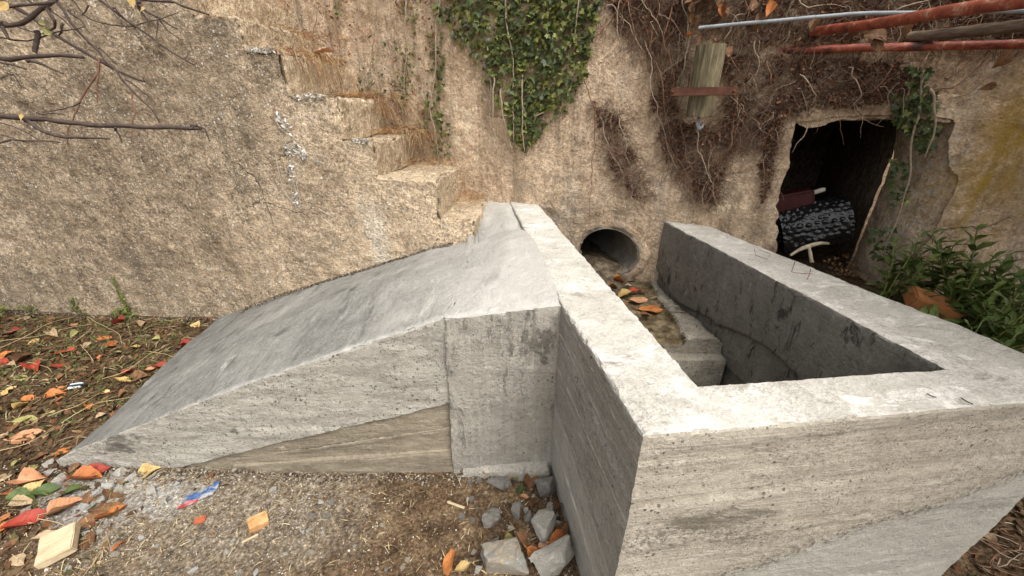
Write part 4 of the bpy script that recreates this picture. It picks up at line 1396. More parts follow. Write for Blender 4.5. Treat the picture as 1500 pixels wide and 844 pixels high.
# ------------------------------------------------------------------ stones and rubble
def rock_mesh(name, mat, seed, npt=13):
    r_ = np.random.default_rng(seed)
    p_ = r_.uniform(-1, 1, (npt, 3))
    p_ /= np.max(np.abs(p_), axis=1, keepdims=True) ** 0.7
    bm = bmesh.new()
    for q in p_:
        bm.verts.new(q)
    r0 = bmesh.ops.convex_hull(bm, input=bm.verts[:])
    bmesh.ops.delete(bm, geom=[g_ for g_ in r0['geom_interior'] if isinstance(g_, bmesh.types.BMVert)], context='VERTS')
    bmesh.ops.dissolve_limit(bm, angle_limit=R(14), verts=bm.verts[:], edges=bm.edges[:])
    bmesh.ops.bevel(bm, geom=bm.edges[:], offset=0.11, segments=2, affect='EDGES', profile=0.6)
    bmesh.ops.triangulate(bm, faces=bm.faces[:])
    bmesh.ops.subdivide_edges(bm, edges=[e for e in bm.edges if e.calc_length() > 0.25], cuts=3, use_grid_fill=True)
    bmesh.ops.triangulate(bm, faces=bm.faces[:])
    V = np.array([v_.co[:] for v_ in bm.verts])
    V = V + vfbm(V, 2.2, 4, seed) * 0.09 + vfbm(V, 9, 3, seed) * 0.024
    for v_, c in zip(bm.verts, V):
        v_.co = c
    me = bpy.data.meshes.new(name)
    bm.to_mesh(me)
    bm.free()
    me.materials.append(mat)
    me.polygons.foreach_set('use_smooth', np.ones(len(me.polygons), bool))
    me.set_sharp_from_angle(angle=R(28))
    return me


ROCKM = {'chip': M_CHIP, 'dark': M_STONED, 'tan': M_STONET}
ROCKME = {(k, s): rock_mesh('stone', m_, 200 + s * 7 + len(k)) for k, m_ in ROCKM.items() for s in range(4)}
WHITE = fin(m_concrete('mortar_white', (0.45, 0.43, 0.39), (0.70, 0.68, 0.63), streak=(3, 3, 3), holes=0, bumpd=0.006))
for s in range(3):
    ROCKME[('white', s)] = rock_mesh('stone', WHITE, 300 + s)


def stone(u, v, w, h, kind, label, name='stone', cat='stone', var=None, rot=None, group=None, big=False, asp=0.75, sink=0.35):
    P = on_ground(u, v)
    var = random.randrange(3) if var is None else var
    me = ROCKME[(kind, var)]
    o = bpy.data.objects.new(name, me)
    COL.objects.link(o)
    w, h = w * 0.88, h * 0.85
    o.scale = (w * 0.52, w * 0.52 * asp, h * 0.55)
    o.rotation_euler = (random.gauss(0, 0.2), random.gauss(0, 0.2), rot if rot is not None else random.uniform(0, 6.28))
    o.location = (P[0], P[1], P[2] + h * (0.5 - sink))
    tag(o, label, cat, group)
    return o


stone(736, 826, .175, .12, 'tan', 'big tan rock with white patches at the corner rubble', 'rock', 'rock', 0, 0.2, sink=.2)
stone(814, 832, .17, .10, 'chip', 'long pale concrete chunk leaning at the foot of the basin side', 'concrete_chunk', 'rubble', 1, 0.5, asp=.6, sink=.1)
stone(793, 780, .125, .11, 'chip', 'angular grey concrete chunk standing amid the rubble by the basin', 'concrete_chunk', 'rubble', 2, 0.9, sink=.15)
stone(722, 758, .115, .06, 'dark', 'flat dark grey stone half sunk in brown soil near the pillar', 'stone', 'stone', 0, 0.4)
stone(800, 726, .085, .10, 'dark', 'dark concrete chunk with white specks against the basin side', 'concrete_chunk', 'rubble', 1, 0.3, sink=.1)
stone(755, 755, .06, .08, 'dark', 'narrow upright dark stone between two larger stones', 'stone', 'stone', 2, 1.3, sink=.2)
stone(729, 711, .13, .045, 'dark', 'flat grey slab fragment lying along the pillar foot', 'concrete_chunk', 'rubble', 3, -0.1, asp=.4)
stone(771, 702, .05, .09, 'white', 'thin white mortar shard standing upright by the pillar corner', 'mortar_shard', 'rubble', 0, 0.9, asp=.5, sink=.1)
GS = 'small grey stones around the rubble corner'
for u, v, w, k in [(786, 705, .035, 'white'), (773, 762, .06, 'dark'), (806, 746, .05, 'chip'), (821, 772, .045, 'chip'), (701, 705, .032, 'dark'), (688, 707, .034, 'dark'), (673, 700, .022, 'white'), (692, 731, .03, 'dark'),
                   (685, 732, .022, 'chip'), (692, 762, .03, 'dark'), (676, 757, .035, 'dark'), (771, 748, .035, 'chip'), (694, 810, .026, 'tan'), (701, 834, .035, 'chip'), (725, 796, .04, 'dark'), (748, 776, .025, 'white'),
                   (756, 782, .02, 'chip'), (786, 758, .03, 'chip'), (762, 742, .025, 'dark'), (795, 822, .03, 'chip'), (712, 722, .02, 'chip'), (699, 745, .02, 'dark'), (740, 735, .02, 'chip'), (781, 727, .02, 'white')]:
    nm = {'white': 'white', 'dark': 'dark grey', 'chip': 'pale grey', 'tan': 'tan'}[k]
    stone(u, v, w, w * 0.7, k, 'small %s stone among the rubble at the basin corner' % nm, group='small %s stones in the corner rubble' % nm)
for u, v, w, k in [(74, 680, .06, 'chip'), (75, 695, .045, 'chip'), (88, 706, .075, 'chip'), (178, 693, .07, 'chip'), (191, 700, .05, 'white'), (232, 712, .028, 'white'), (145, 781, .035, 'white'), (128, 782, .035, 'white'),
                   (208, 788, .028, 'white'), (169, 813, .03, 'tan'), (99, 834, .04, 'white'), (42, 750, .05, 'tan'), (160, 712, .05, 'white'), (140, 722, .05, 'white'), (122, 745, .045, 'white'), (108, 765, .04, 'white'), (176, 716, .045, 'chip'), (205, 705, .035, 'chip'), (222, 722, .05, 'chip'), (240, 735, .04, 'chip'), (150, 735, .04, 'chip'), (62, 690, .03, 'white'), (260, 712, .03, 'white'), (118, 765, .04, 'chip'), (92, 775, .03, 'white')]:
    nm = {'white': 'white mortar lump', 'chip': 'grey concrete crumb', 'tan': 'tan pebble'}[k]
    stone(u, v, w, w * 0.6, k, '%s in the spill at the thin end of the slab' % nm, 'mortar_lump' if k != 'tan' else 'pebble', 'rubble' if k != 'tan' else 'stone', group='%ss at the slab end' % nm)
for u, v, w, k in [(470, 739, .028, 'white'), (487, 737, .04, 'dark'), (443, 782, .022, 'white'), (454, 777, .026, 'chip'), (473, 780, .022, 'chip'), (455, 809, .026, 'tan'), (343, 792, .022, 'chip'), (332, 811, .028, 'chip'), (283, 837, .035, 'white'),
                   (352, 838, .03, 'tan'), (374, 840, .026, 'white'), (400, 718, .035, 'chip'), (597, 820, .026, 'tan'), (590, 832, .022, 'tan'), (457, 757, .04, 'dark'), (480, 757, .035, 'dark'), (624, 706, .018, 'tan'), (345, 688, .03, 'chip'), (440, 682, .02, 'white'), (560, 770, .02, 'tan'), (520, 800, .02, 'chip'), (420, 812, .022, 'chip'), (300, 790, .022, 'chip'), (250, 760, .022, 'white'), (230, 800, .02, 'chip'), (530, 730, .018, 'tan'), (565, 835, .02, 'dark')]:
    nm = {'white': 'white', 'dark': 'dark', 'chip': 'grey', 'tan': 'tan'}[k]
    stone(u, v, w, w * 0.6, k, 'single %s pebble on the gravel in front of the slab face' % nm, 'pebble', 'stone', group='%s pebbles on the gravel' % nm)


# ------------------------------------------------------------------ small litter with a shape of its own
def boxm(name, sx_, sy_, sz_, mat, bev=0.004, rough=0.0, seed=0, sub=0):
    bm = bmesh.new()
    bmesh.ops.create_cube(bm, size=1.0)
    for v_ in bm.verts:
        v_.co = (v_.co.x * sx_, v_.co.y * sy_, v_.co.z * sz_)
    bmesh.ops.bevel(bm, geom=bm.edges[:], offset=bev, segments=2, affect='EDGES')
    if sub:
        bmesh.ops.subdivide_edges(bm, edges=bm.edges[:], cuts=sub, use_grid_fill=True)
    V = np.array([v_.co[:] for v_ in bm.verts])
    V = V + vfbm(V, 30, 3, seed) * rough
    for v_, c in zip(bm.verts, V):
        v_.co = c
    me = bpy.data.meshes.new(name)
    bm.to_mesh(me)
    bm.free()
    me.materials.append(mat)
    return me


m = Mat('pale_wood', 0.8, 0.3)
wg = m.math('ADD', m.math('MULTIPLY', m.noise(6, 8, 0.7, m.map((2, 26, 10))), 0.6), m.math('MULTIPLY', m.noise(22, 8, 0.75), 0.4))
M_WOOD = m.col(m.ramp(wg, [(0.3, (0.30, 0.21, 0.12)), (0.5, (0.52, 0.41, 0.26)), (0.7, (0.64, 0.54, 0.385))]))
m.bump(wg, 0.003)
o = ob('wood_offcut', boxm('wood_offcut', .092, .110, .034, M_WOOD, .003, .003, 1, 3))
p_ = on_ground(92, 806)
o.location = (p_[0], p_[1], p_[2] + 0.03)
o.rotation_euler = (0.10, -0.12, R(38))
tag(o, 'square pale timber offcut lying on the leaf litter', 'wood')

m = Mat('printed_chip', 0.85)
s = m.sep()
pr = m.math('MULTIPLY', m.math('GREATER_THAN', m.math('FRACT', m.math('MULTIPLY', s[1], 130.0)), 0.6), m.math('GREATER_THAN', m.noise(120, 2, 0.5), 0.45))
M_CHIPB = m.col(m.mix(m.math('MULTIPLY', pr, 0.5), m.ramp(m.noise(30, 5, 0.6), [(0.38, (0.36, 0.20, 0.075)), (0.62, (0.60, 0.39, 0.18))]), (0.45, 0.18, 0.08)))
o = ob('printed_box', boxm('printed_box', .062, .048, .03, M_CHIPB, .002, .001, 2, 1))
p_ = on_ground(380, 769)
o.location = (p_[0], p_[1], p_[2] + 0.017)
o.rotation_euler = (0.1, 0.12, R(40))
tag(o, 'small yellow orange printed carton piece on the gravel', 'carton')
o = ob('wood_sliver', boxm('wood_sliver', .05, .007, .005, M_WOOD, .001, .001, 3))
p_ = on_ground(367, 790)
o.location = (p_[0], p_[1], p_[2] + 0.005)
o.rotation_euler = (0, 0, R(38))
tag(o, 'thin pale wood sliver beside the printed carton piece', 'wood')
o = ob('wood_sliver', boxm('wood_sliver', .075, .010, .004, M_WOOD, .001, .001, 4))
p_ = on_ground(668, 741)
o.location = (p_[0], p_[1], p_[2] + 0.006)
o.rotation_euler = (0, 0.05, R(-18))
tag(o, 'split pale wood sliver on brown soil before the pillar', 'wood')
o = ob('tile_shard', boxm('tile_shard', .035, .026, .012, plain('terracotta', (0.36, 0.10, 0.045), 0.85, 0.3, 40), .003, .003, 5))
p_ = on_ground(294, 763)
o.location = (p_[0], p_[1], p_[2] + 0.006)
o.rotation_euler = (0.1, 0.1, R(20))
tag(o, 'small terracotta tile shard on the gravel', 'shard')

m = Mat('blue_wrapper', 0.35, 0.5)
s = m.sep()
cr = m.noise(30, 4, 0.6)
cl = m.ramp(cr, [(0.3, (0.02, 0.05, 0.15)), (0.55, (0.05, 0.12, 0.29)), (0.68, (0.35, 0.36, 0.36))])
red = m.math('MULTIPLY', m.math('LESS_THAN', s[1], -0.014), m.math('LESS_THAN', s[0], 0.0))
M_BLUE = m.col(m.mix(m.ramp(m.noise(55, 7, 0.75), [(0.50, 0.0), (0.56, 0.85)]), m.mix(red, cl, m.ramp(m.noise(60, 3, 0.6), [(0.4, (0.35, 0.035, 0.04)), (0.6, (0.5, 0.28, 0.26))])), (0.30, 0.27, 0.22)))
U, W = np.meshgrid(np.linspace(-0.056, 0.056, 22), np.linspace(-0.027, 0.027, 12), indexing='ij')
V = np.stack([U + 0.01 * np.sin(W * 60), W + 0.008 * np.sin(U * 40), 0 * U], -1)
V[..., 2] = 0.009 * fbm(V, 34, 3, 5) + 0.004
o = ob('plastic_wrapper', mesh_np('plastic_wrapper', V, gridF(22, 12), [M_BLUE], None, False))
p_ = on_ground(293, 728)
o.location = (p_[0], p_[1], p_[2] + 0.004)
o.rotation_euler = (0, 0, R(28))
tag(o, 'crumpled blue plastic wrapper with red corner on the gravel', 'wrapper')
m = Mat('foil_packet', 0.3, 0.5)
s = m.sep()
M_FOIL = m.col(m.ramp(m.math('ADD', m.math('MULTIPLY', s[1], 22.0), m.math('ADD', 0.5, m.math('MULTIPLY', m.noise(60, 3, 0.5), 0.25))), [(0.2, (0.6, 0.6, 0.58)), (0.42, (0.02, 0.02, 0.025)), (0.6, (0.05, 0.07, 0.10)), (0.75, (0.50, 0.58, 0.68)), (0.95, (0.65, 0.66, 0.66))], 'CONSTANT'))
o = ob('foil_packet', boxm('foil_packet', .055, .034, .012, M_FOIL, .002, .002, 6, 1))
p_ = on_ground(113, 569)
o.location = (p_[0], p_[1], p_[2] + 0.018)
o.rotation_euler = (0.25, 0.05, R(18))
tag(o, 'small shiny black and white packet among the fallen leaves', 'packet')

# long dry stems arched over the litter
k_ = 0
for pts in [[(0, 510), (45, 490), (70, 474), (110, 464)], [(128, 464), (150, 477), (172, 484), (180, 505)], [(0, 500), (60, 492), (100, 480), (136, 475)], [(20, 540), (45, 530), (72, 537), (78, 545)], [(150, 555), (185, 545), (215, 520), (250, 503)],
            [(118, 505), (130, 520), (137, 530)], [(110, 500), (125, 490), (135, 480)], [(70, 610), (110, 597), (155, 570)], [(90, 620), (140, 590), (190, 583)], [(217, 515), (245, 520), (262, 528)], [(55, 760), (85, 768), (100, 778)], [(0, 660), (40, 650), (80, 628)]]:
    Q = np.array([on_ground(u, v, 0.012 + 0.02 * (0 < i < len(pts) - 1)) for i, (u, v) in enumerate(pts)])
    Q = wiggle(Q, 16, 0.006, k_ + 3)
    o = ob('dry_stem', tubes('dry_stem', [(Q, np.linspace(0.0020, 0.0012, 16))], [M_STRAW], 5))
    tag(o, 'long thin straw stem arching over the fallen leaves', 'stem', 'straw stems over the leaf litter')
    k_ += 1
for i in range(14):   # roots and stems over the dark soil beyond the basin
    u0, v0 = random.uniform(1380, 1500), random.uniform(760, 844)
    pts = [(u0 + random.uniform(-45, 45) * j, v0 + random.uniform(-25, 25) * j) for j in range(4)]
    Q = np.array([on_ground(u, v, 0.01 + 0.015 * (j % 2)) for j, (u, v) in enumerate(pts)])
    if not in_open(Q).all():
        continue
    o = ob('dry_stem', tubes('dry_stem', [(wiggle(Q, 16, 0.014, i + 40, 12), np.linspace(0.0022, 0.0008, 16))], [M_VINEB if i % 2 else M_VINEP], 5))
    tag(o, 'thin tangled stem on the dark soil beyond the basin corner', 'stem', 'stems beyond the basin corner')

# ------------------------------------------------------------------ ivy
def ivy_shape(seed=0):
    pts = [(0, 0), (0.30, -0.32), (0.55, -0.12), (0.62, -0.42 + 0.1), (0.50, 0.22), (0.34, 0.30), (0.0, 0.95)]
    half = [(0.0, -0.18), (0.28, -0.36), (0.60, -0.30), (0.50, -0.02), (0.72, 0.18), (0.34, 0.34), (0.0, 1.0)]
    V = [(0, 0, 0)]
    for x_, y_ in half:
        V.append((x_, y_, -0.16 * abs(x_) + 0.1 * math.sin(seed + 4 * y_)))
    for x_, y_ in half[-2:0:-1]:
        V.append((-x_, y_, -0.20 * abs(x_) + 0.1 * math.sin(seed + 4 * y_ + 1)))
    V = np.array(V, float)
    V[:, 1] -= 0.1
    n = len(V) - 1
    # leaf frame: x along leaf for the vein shader
    W = np.stack([V[:, 1], V[:, 0], V[:, 2]], -1) * 0.026
    F = np.array([(0, 1 + i, 1 + (i + 1) % n) for i in range(n)])
    return W, F


IVY = [ivy_shape(s) for s in range(3)]
IVYME = [mesh_np('leaf', V, F, [M_IVY], None, False) for V, F in IVY]
IVYMEL = [mesh_np('leaf', V, F, [M_IVYL], None, False) for V, F in IVY]


def ivy_frames(n, nrm, down=(0, 0, -1), tilt=0.55, roll=0.7):
    nrm = np.asarray(nrm, float)
    N = nrm[None] + np.array([0, 0, 0.35]) + rng.normal(0, tilt, (n, 3))
    N /= np.linalg.norm(N, axis=1, keepdims=True)
    d_ = np.array(down, float)[None] + rng.normal(0, roll, (n, 3))
    T = d_ - N * (d_ * N).sum(1, keepdims=True)
    T /= np.linalg.norm(T, axis=1, keepdims=True)
    Bt = np.cross(N, T)
    return np.stack([T, Bt, N], -1)


def wall_rough_y(P):
    return P


def place(o, M3, pos, s):
    M4 = Matrix([[M3[0, 0] * s, M3[0, 1] * s, M3[0, 2] * s, pos[0]], [M3[1, 0] * s, M3[1, 1] * s, M3[1, 2] * s, pos[1]], [M3[2, 0] * s, M3[2, 1] * s, M3[2, 2] * s, pos[2]], [0, 0, 0, 1]])
    o.matrix_basis = M4


def ivy_plant(root, polys, counts, nparts, light, size=(0.7, 1.25), thick=0.05, stems=()):
    px = np.concatenate([sample_poly(p, c) for p, c in zip(polys, counts)])
    px = px[fbm(np.c_[px * 0.035, np.zeros(len(px))], 1, 3, 19) > -0.85]
    n = len(px)
    deep = rng.uniform(0.012, 1, n) ** 1.3 * thick + 0.014
    pos = np.array([on_back(u, v, d_) for (u, v), d_ in zip(px, deep)])
    rot = ivy_frames(n, WN)
    sc_ = rng.uniform(size[0], size[1], n)
    order = np.argsort(-deep * sc_)
    top = order[:nparts]
    rest = order[nparts:]
    off = np.array(root.location)
    for i in top:
        lm = (IVYMEL if rng.uniform() < light else IVYME)[rng.integers(0, 3)]
        o = bpy.data.objects.new('leaf', lm)
        COL.objects.link(o)
        o.parent = root
        place(o, rot[i], pos[i] - off, sc_[i])
    if len(rest):
        lt = rng.uniform(0, 1, len(rest)) < light
        for flag, mat in ((True, M_IVYL), (False, M_IVY)):
            r_ = rest[lt == flag]
            if len(r_):
                V, F = IVY[1]
                o = ob('small_leaves', bake('small_leaves', V, F, pos[r_], rot[r_], sc_[r_], None, mat), root)
                o['kind'] = 'stuff'
    k = 0
    for pts in stems:
        Q = np.array([on_back(u, v, 0.034 + 0.012 * (i % 2)) for i, (u, v) in enumerate(pts)])
        Q = wiggle(Q, 30, 0.012, k + 5, 7)
        ob('stem', tubes('stem', [(Q, np.linspace(0.0055, 0.0028, 30))], [M_VINE], 6, jitter=0.05), root)
        k += 1


iv = thing('ivy', 'dense dark green ivy hanging in a ragged wedge down the pale wall', 'ivy', tuple(on_back(760, 210)))
ivy_plant(iv, [[(620, -45), (885, -45), (880, 30), (866, 75), (858, 120), (832, 160), (803, 188), (772, 215), (752, 205), (738, 165), (712, 120), (692, 88), (655, 40), (630, 10)],
               [(640, -45), (880, -45), (868, 70), (835, 140), (770, 180), (720, 110), (670, 40)],
               [(742, 150), (800, 150), (790, 205), (768, 222), (748, 200)]], [1500, 800, 150], 290, 0.45, (0.4, 1.3), 0.032,
          stems=[[(722, 110), (721, 160), (722, 190), (738, 236)], [(728, 110), (727, 150), (728, 195), (734, 220)], [(738, 130), (741, 170), (750, 205), (757, 216)], [(744, -30), (747, 40), (756, 90), (755, 130)], [(768, 110), (770, 170), (771, 222)],
                 [(755, 150), (757, 180), (757, 205)], [(850, -40), (846, 40), (840, 80)], [(800, 165), (790, 170), (782, 190)]])
iv2 = thing('ivy', 'thin ivy strand climbing beside a pale stem near the stairs', 'ivy', tuple(on_back(642, 235)))
ivy_plant(iv2, [[(626, 40), (652, 50), (655, 130), (650, 200), (640, 230), (622, 180), (630, 100)], [(640, 170), (665, 180), (662, 235), (640, 240)]], [190, 40], 90, 0.5, (0.45, 0.85), 0.02,
          stems=[[(648, -40), (646, 30), (643, 100), (636, 160), (646, 215), (650, 240)]])
iv3 = thing('ivy', 'sparse ivy runners with browning leaves above the upper stairs', 'ivy', tuple(on_back(590, 150)))
ivy_plant(iv3, [[(585, -40), (615, -40), (612, 60), (606, 150), (590, 160), (594, 60)], [(488, -40), (508, -40), (504, 25), (494, 22)], [(555, 60), (600, 60), (600, 165), (550, 140), (540, 120)], [(520, 100), (545, 100), (560, 140), (530, 140)]], [130, 60, 60, 24], 120, 0.45, (0.4, 0.8), 0.02,
          stems=[[(530, -40), (531, 40), (532, 105)], [(600, -40), (602, 60), (596, 150)], [(560, -40), (556, 60), (545, 120)], [(435, -40), (440, 20), (455, 70)], [(470, -30), (473, 30), (460, 75)]])
iv4 = thing('ivy', 'dark ivy hanging over the shaded right jamb of the cavity', 'ivy', tuple(on_back(1340, 200)))
ivy_plant(iv4, [[(1300, 140), (1365, 140), (1372, 190), (1350, 230), (1335, 210), (1310, 180)], [(1300, 230), (1330, 230), (1325, 310), (1298, 300)], [(1320, 100), (1360, 100), (1365, 150), (1330, 150)], [(1275, 330), (1310, 330), (1300, 380), (1270, 375)]], [150, 50, 40, 30], 150, 0.10, (0.6, 1.1), 0.03,
          stems=[[(1345, 100), (1340, 160), (1330, 230), (1315, 300), (1290, 370)], [(1355, 130), (1362, 180), (1350, 230)]])

# withered leaflets on the thin runners above the stairs
px = sample_poly([(395, -20), (640, -20), (645, 190), (590, 165), (540, 130), (480, 85), (420, 30)], 330)
px = px[fbm(np.c_[px * 0.02, np.zeros(len(px))], 1, 3, 9) > -0.05]
pos = np.array([on_back(u, v, 0.018) for u, v in px])
n = len(pos)
o = ob('withered_leaves', bake('withered_leaves', CR_V, CR_F, pos, rotm(n), rng.uniform(0.006, 0.016, n), pick([(0.26, 0.11, 0.04), (0.16, 0.07, 0.03), (0.34, 0.19, 0.08), (0.12, 0.06, 0.03)], n), M_VCOL), iv3)
o['kind'] = 'stuff'

# ------------------------------------------------------------------ dead creeper on the back wall
def creeper(label, loc_px, regions, stems, hang=0.6, density=1.0, lenr=(0.03, 0.16)):
    root = thing('dead_creeper', label, 'vine', tuple(on_back(*loc_px)))
    paths, fm = [], []
    cp = []
    for poly, n in regions:
        px = sample_poly(poly, int(n * density * 1.35))
        for u, v in px:
            p0 = on_back(u, v, rng.uniform(0.003, 0.022))
            L = rng.uniform(*lenr)
            m_ = 7
            th = rng.normal(-math.pi / 2 if rng.uniform() < hang else 0.4, 0.75)
            Q = [p0]
            for i in range(m_ - 1):
                th += rng.normal(0, 0.45)
                Q.append(Q[-1] + L / m_ * (WT * math.cos(th) + np.array([0, 0, math.sin(th)]) + WN * rng.normal(0, 0.13)))
            r0 = rng.uniform(0.0006, 0.0016)
            paths.append((np.array(Q), np.linspace(r0, r0 * 0.5, m_)))
            fm.append(rng.choice([0, 1, 1, 2, 2, 0]))
        q = sample_poly(poly, int(n * density * 2.2))
        q = q[fbm(np.c_[q * 0.04, np.zeros(len(q))], 1, 3, 23) > -0.12]
        cp.append(np.array([on_back(u, v, rng.uniform(0.002, 0.022)) for u, v in q]))
    o = ob('tendrils', tubes('tendrils', paths, [M_VINED, M_VINEB, M_VINEP], 3, fm), root)
    o['kind'] = 'stuff'
    P = np.concatenate(cp)
    n = len(P)
    o = ob('withered_bits', bake('withered_bits', CR_V, CR_F, P, rotm(n), rng.uniform(0.003, 0.012, n), pick([(0.085, 0.038, 0.022), (0.14, 0.06, 0.034), (0.06, 0.03, 0.02), (0.21, 0.11, 0.062)], n, 0.3), M_VCOL), root)
    o['kind'] = 'stuff'
    stems = list(stems)
    for poly, n in regions:
        for u, v in sample_poly(poly, max(3, int(n / 55))):
            du = rng.normal(0, 26)
            stems.append((0.48, [(u, v), (u + du * 0.5 + rng.normal(0, 6), v + rng.uniform(12, 26)), (u + du + rng.normal(0, 8), v + rng.uniform(30, 62))]))
    k = 0
    for pts in stems:
        w = 1.0
        if isinstance(pts[0], (int, float)):
            w, pts = pts[0], pts[1]
        Q = np.array([on_back(u, v, 0.026 + 0.012 * (i % 2)) for i, (u, v) in enumerate(pts)])
        Q = wiggle(Q, 36, 0.020, k * 3 + loc_px[0] * 0.01, 9)
        ob('stem', tubes('stem', [(Q, np.linspace(0.0032, 0.0011, 36) * w)], [M_VINEP if k % 2 else M_VINEB], 6, jitter=0.12), root)
        k += 1
    return root


creeper('mat of dead brown creeper spreading from the log stub down the wall', (1030, 290),
        [([(945, 40), (1000, 30), (1008, 100), (985, 125), (1000, 180), (1012, 200), (1055, 288), (1030, 300), (990, 270), (962, 200), (948, 120)], 800),
         ([(985, 185), (1098, 165), (1112, 215), (1068, 225), (1052, 300), (1022, 290), (1000, 240)], 650),
         ([(1055, 130), (1090, 120), (1110, 170), (1060, 190)], 160)],
        [[(985, 10), (975, 60), (990, 110), (985, 150)], [(1000, 0), (1005, 50), (1002, 95), (1012, 130)], [(960, 90), (975, 150), (985, 220), (1010, 270)], [(945, 60), (955, 120), (970, 190), (990, 250)], [(1060, 60), (1075, 90), (1085, 110)],
         [(1020, 190), (1030, 240), (1035, 300)], [(1075, 170), (1068, 215), (1050, 250), (1045, 290)], [(1.4, [(1018, 10), (1010, 45), (1000, 90), (995, 125)])][0], [(1010, 110), (995, 165), (1000, 215), (1020, 265)]])
creeper('narrow dead creeper tuft on the pale wall below the ivy edge', (895, 235),
        [([(868, 148), (910, 158), (918, 200), (935, 235), (958, 288), (930, 290), (895, 245), (878, 190)], 420)],
        [[(858, 120), (872, 150), (872, 200), (868, 250), (866, 330)], [(905, 160), (915, 200), (928, 250)], [(875, 210), (900, 215), (912, 225), (905, 240)], [(880, 170), (895, 210), (915, 270)], [(890, 30), (880, 55), (862, 65)]])
creeper('tangled dead creeper over the cavity lintel and under the red pipes', (1160, 180),
        [([(1055, 78), (1320, 88), (1330, 130), (1215, 152), (1148, 170), (1128, 250), (1112, 235), (1095, 185), (1062, 120)], 1350),
         ([(1105, 180), (1140, 180), (1128, 280), (1115, 300)], 150), ([(1190, 130), (1330, 112), (1338, 148), (1200, 162)], 420)],
        [[(1345, 145), (1390, 130), (1430, 105), (1450, 80)], [(1365, 150), (1410, 135), (1450, 110), (1495, 90)], [(1320, 145), (1340, 110), (1365, 90)], [(1240, 100), (1250, 140), (1230, 165)], [(1130, 80), (1128, 110), (1132, 135)],
         [(1170, 110), (1190, 140), (1180, 170)], [(1300, 95), (1285, 130), (1250, 150)], [(1105, 60), (1110, 110), (1090, 130)], [(1380, 115), (1420, 95), (1445, 75)], [(1180, 180), (1178, 200), (1165, 222)]], hang=0.35, lenr=(0.03, 0.10))
creeper('thicket of dead creeper stems along the top of the wall', (1000, 5),
        [([(878, -50), (1010, -50), (1000, 45), (950, 70), (905, 50)], 900), ([(1010, -50), (1560, -60), (1560, 55), (1340, 62), (1060, 72), (1010, 40)], 2300)],
        [[(880, 60), (905, 20), (930, -20)], [(890, 10), (920, 40), (945, 80)], [(900, -40), (925, 20), (940, 100)], [(930, -30), (960, 30), (975, 60)], [(1020, 60), (1050, 30), (1085, 5)], [(1060, 60), (1075, 30), (1100, 20)], [(1090, -20), (1095, 20), (1075, 60)],
         [(1150, -30), (1180, 15), (1240, 10)], [(1200, 20), (1250, 0), (1290, -30)], [(910, 0), (908, 50), (915, 90)], [(955, -30), (965, 30), (958, 75)], [(1300, 20), (1350, 0), (1400, -20)], [(1400, 30), (1440, 10), (1500, 0)], [(1340, 100), (1360, 60), (1380, 40)]], hang=0.5, lenr=(0.04, 0.2))
# rust-red leaves still hanging on the creeper
wl_ = thing('leaf_cluster', 'rust orange dry leaves hanging above the log stub', 'leaves', tuple(on_back(1030, 60, 0.05)))
for u, v in list(sample_poly([(1008, -20), (1062, -20), (1062, 20), (1030, 35), (1008, 50)], 42)) + [(1024, 62), (1045, 58), (1060, 68), (1067, 78), (1030, 72), (1100, 15), (1110, 30), (1125, 22), (1105, 40), (1012, 55)]:
    V = on_back(u, v, rng.uniform(0.03, 0.08)) - np.array(wl_.location)
    o = bpy.data.objects.new('leaf', leaf_me(int(rng.integers(0, 5)), random.choice(['brown', 'brown', 'orange', 'brown', 'brown'])))
    COL.objects.link(o)
    o.parent = wl_
    place(o, ivy_frames(1, WN, tilt=0.6)[0], V, rng.uniform(0.32, 0.6))

# white dead rootlets and lichen crust on the stepped wall
lw = thing('dead_rootlets', 'whitened dead vine rootlets clinging to the stepped wall below the stairs', 'vine', tuple(on_front(440, 300)))
for i, pts in enumerate([[(404, 170), (415, 190), (430, 200), (440, 205)], [(418, 205), (428, 225), (430, 260), (440, 300)], [(430, 215), (445, 222), (462, 232), (470, 240)], [(425, 240), (428, 275), (432, 308)], [(437, 262), (441, 290), (440, 306)], [(405, 225), (412, 260), (420, 285), (436, 303)], [(462, 226), (475, 230), (485, 233)], [(468, 305), (480, 312), (492, 318)]]):
    Q = np.array([on_front(u, v, 0.014) for u, v in pts])
    ob('stem', tubes('stem', [(wiggle(Q, 16, 0.006, i + 7), np.linspace(0.0022, 0.0012, 16))], [M_LICHEN], 5, jitter=0.25), lw)
px = np.concatenate([sample_poly(p, c) for p, c in [([(402, 165), (414, 162), (432, 190), (428, 200), (412, 188)], 40), ([(416, 208), (432, 206), (450, 222), (458, 232), (446, 234), (430, 226), (420, 232)], 90), ([(418, 245), (430, 240), (434, 265), (424, 266)], 40), ([(428, 280), (440, 282), (444, 306), (436, 304)], 22)]])
n = len(px)
o = ob('lichen_crust', bake('lichen_crust', CR_V, CR_F, np.array([on_front(u, v, rng.uniform(0.004, 0.02)) for u, v in px]), rotm(n), rng.uniform(0.005, 0.014, n), pick([(0.62, 0.60, 0.55), (0.5, 0.47, 0.42)], n), M_VCOL), lw)
o['kind'] = 'stuff'

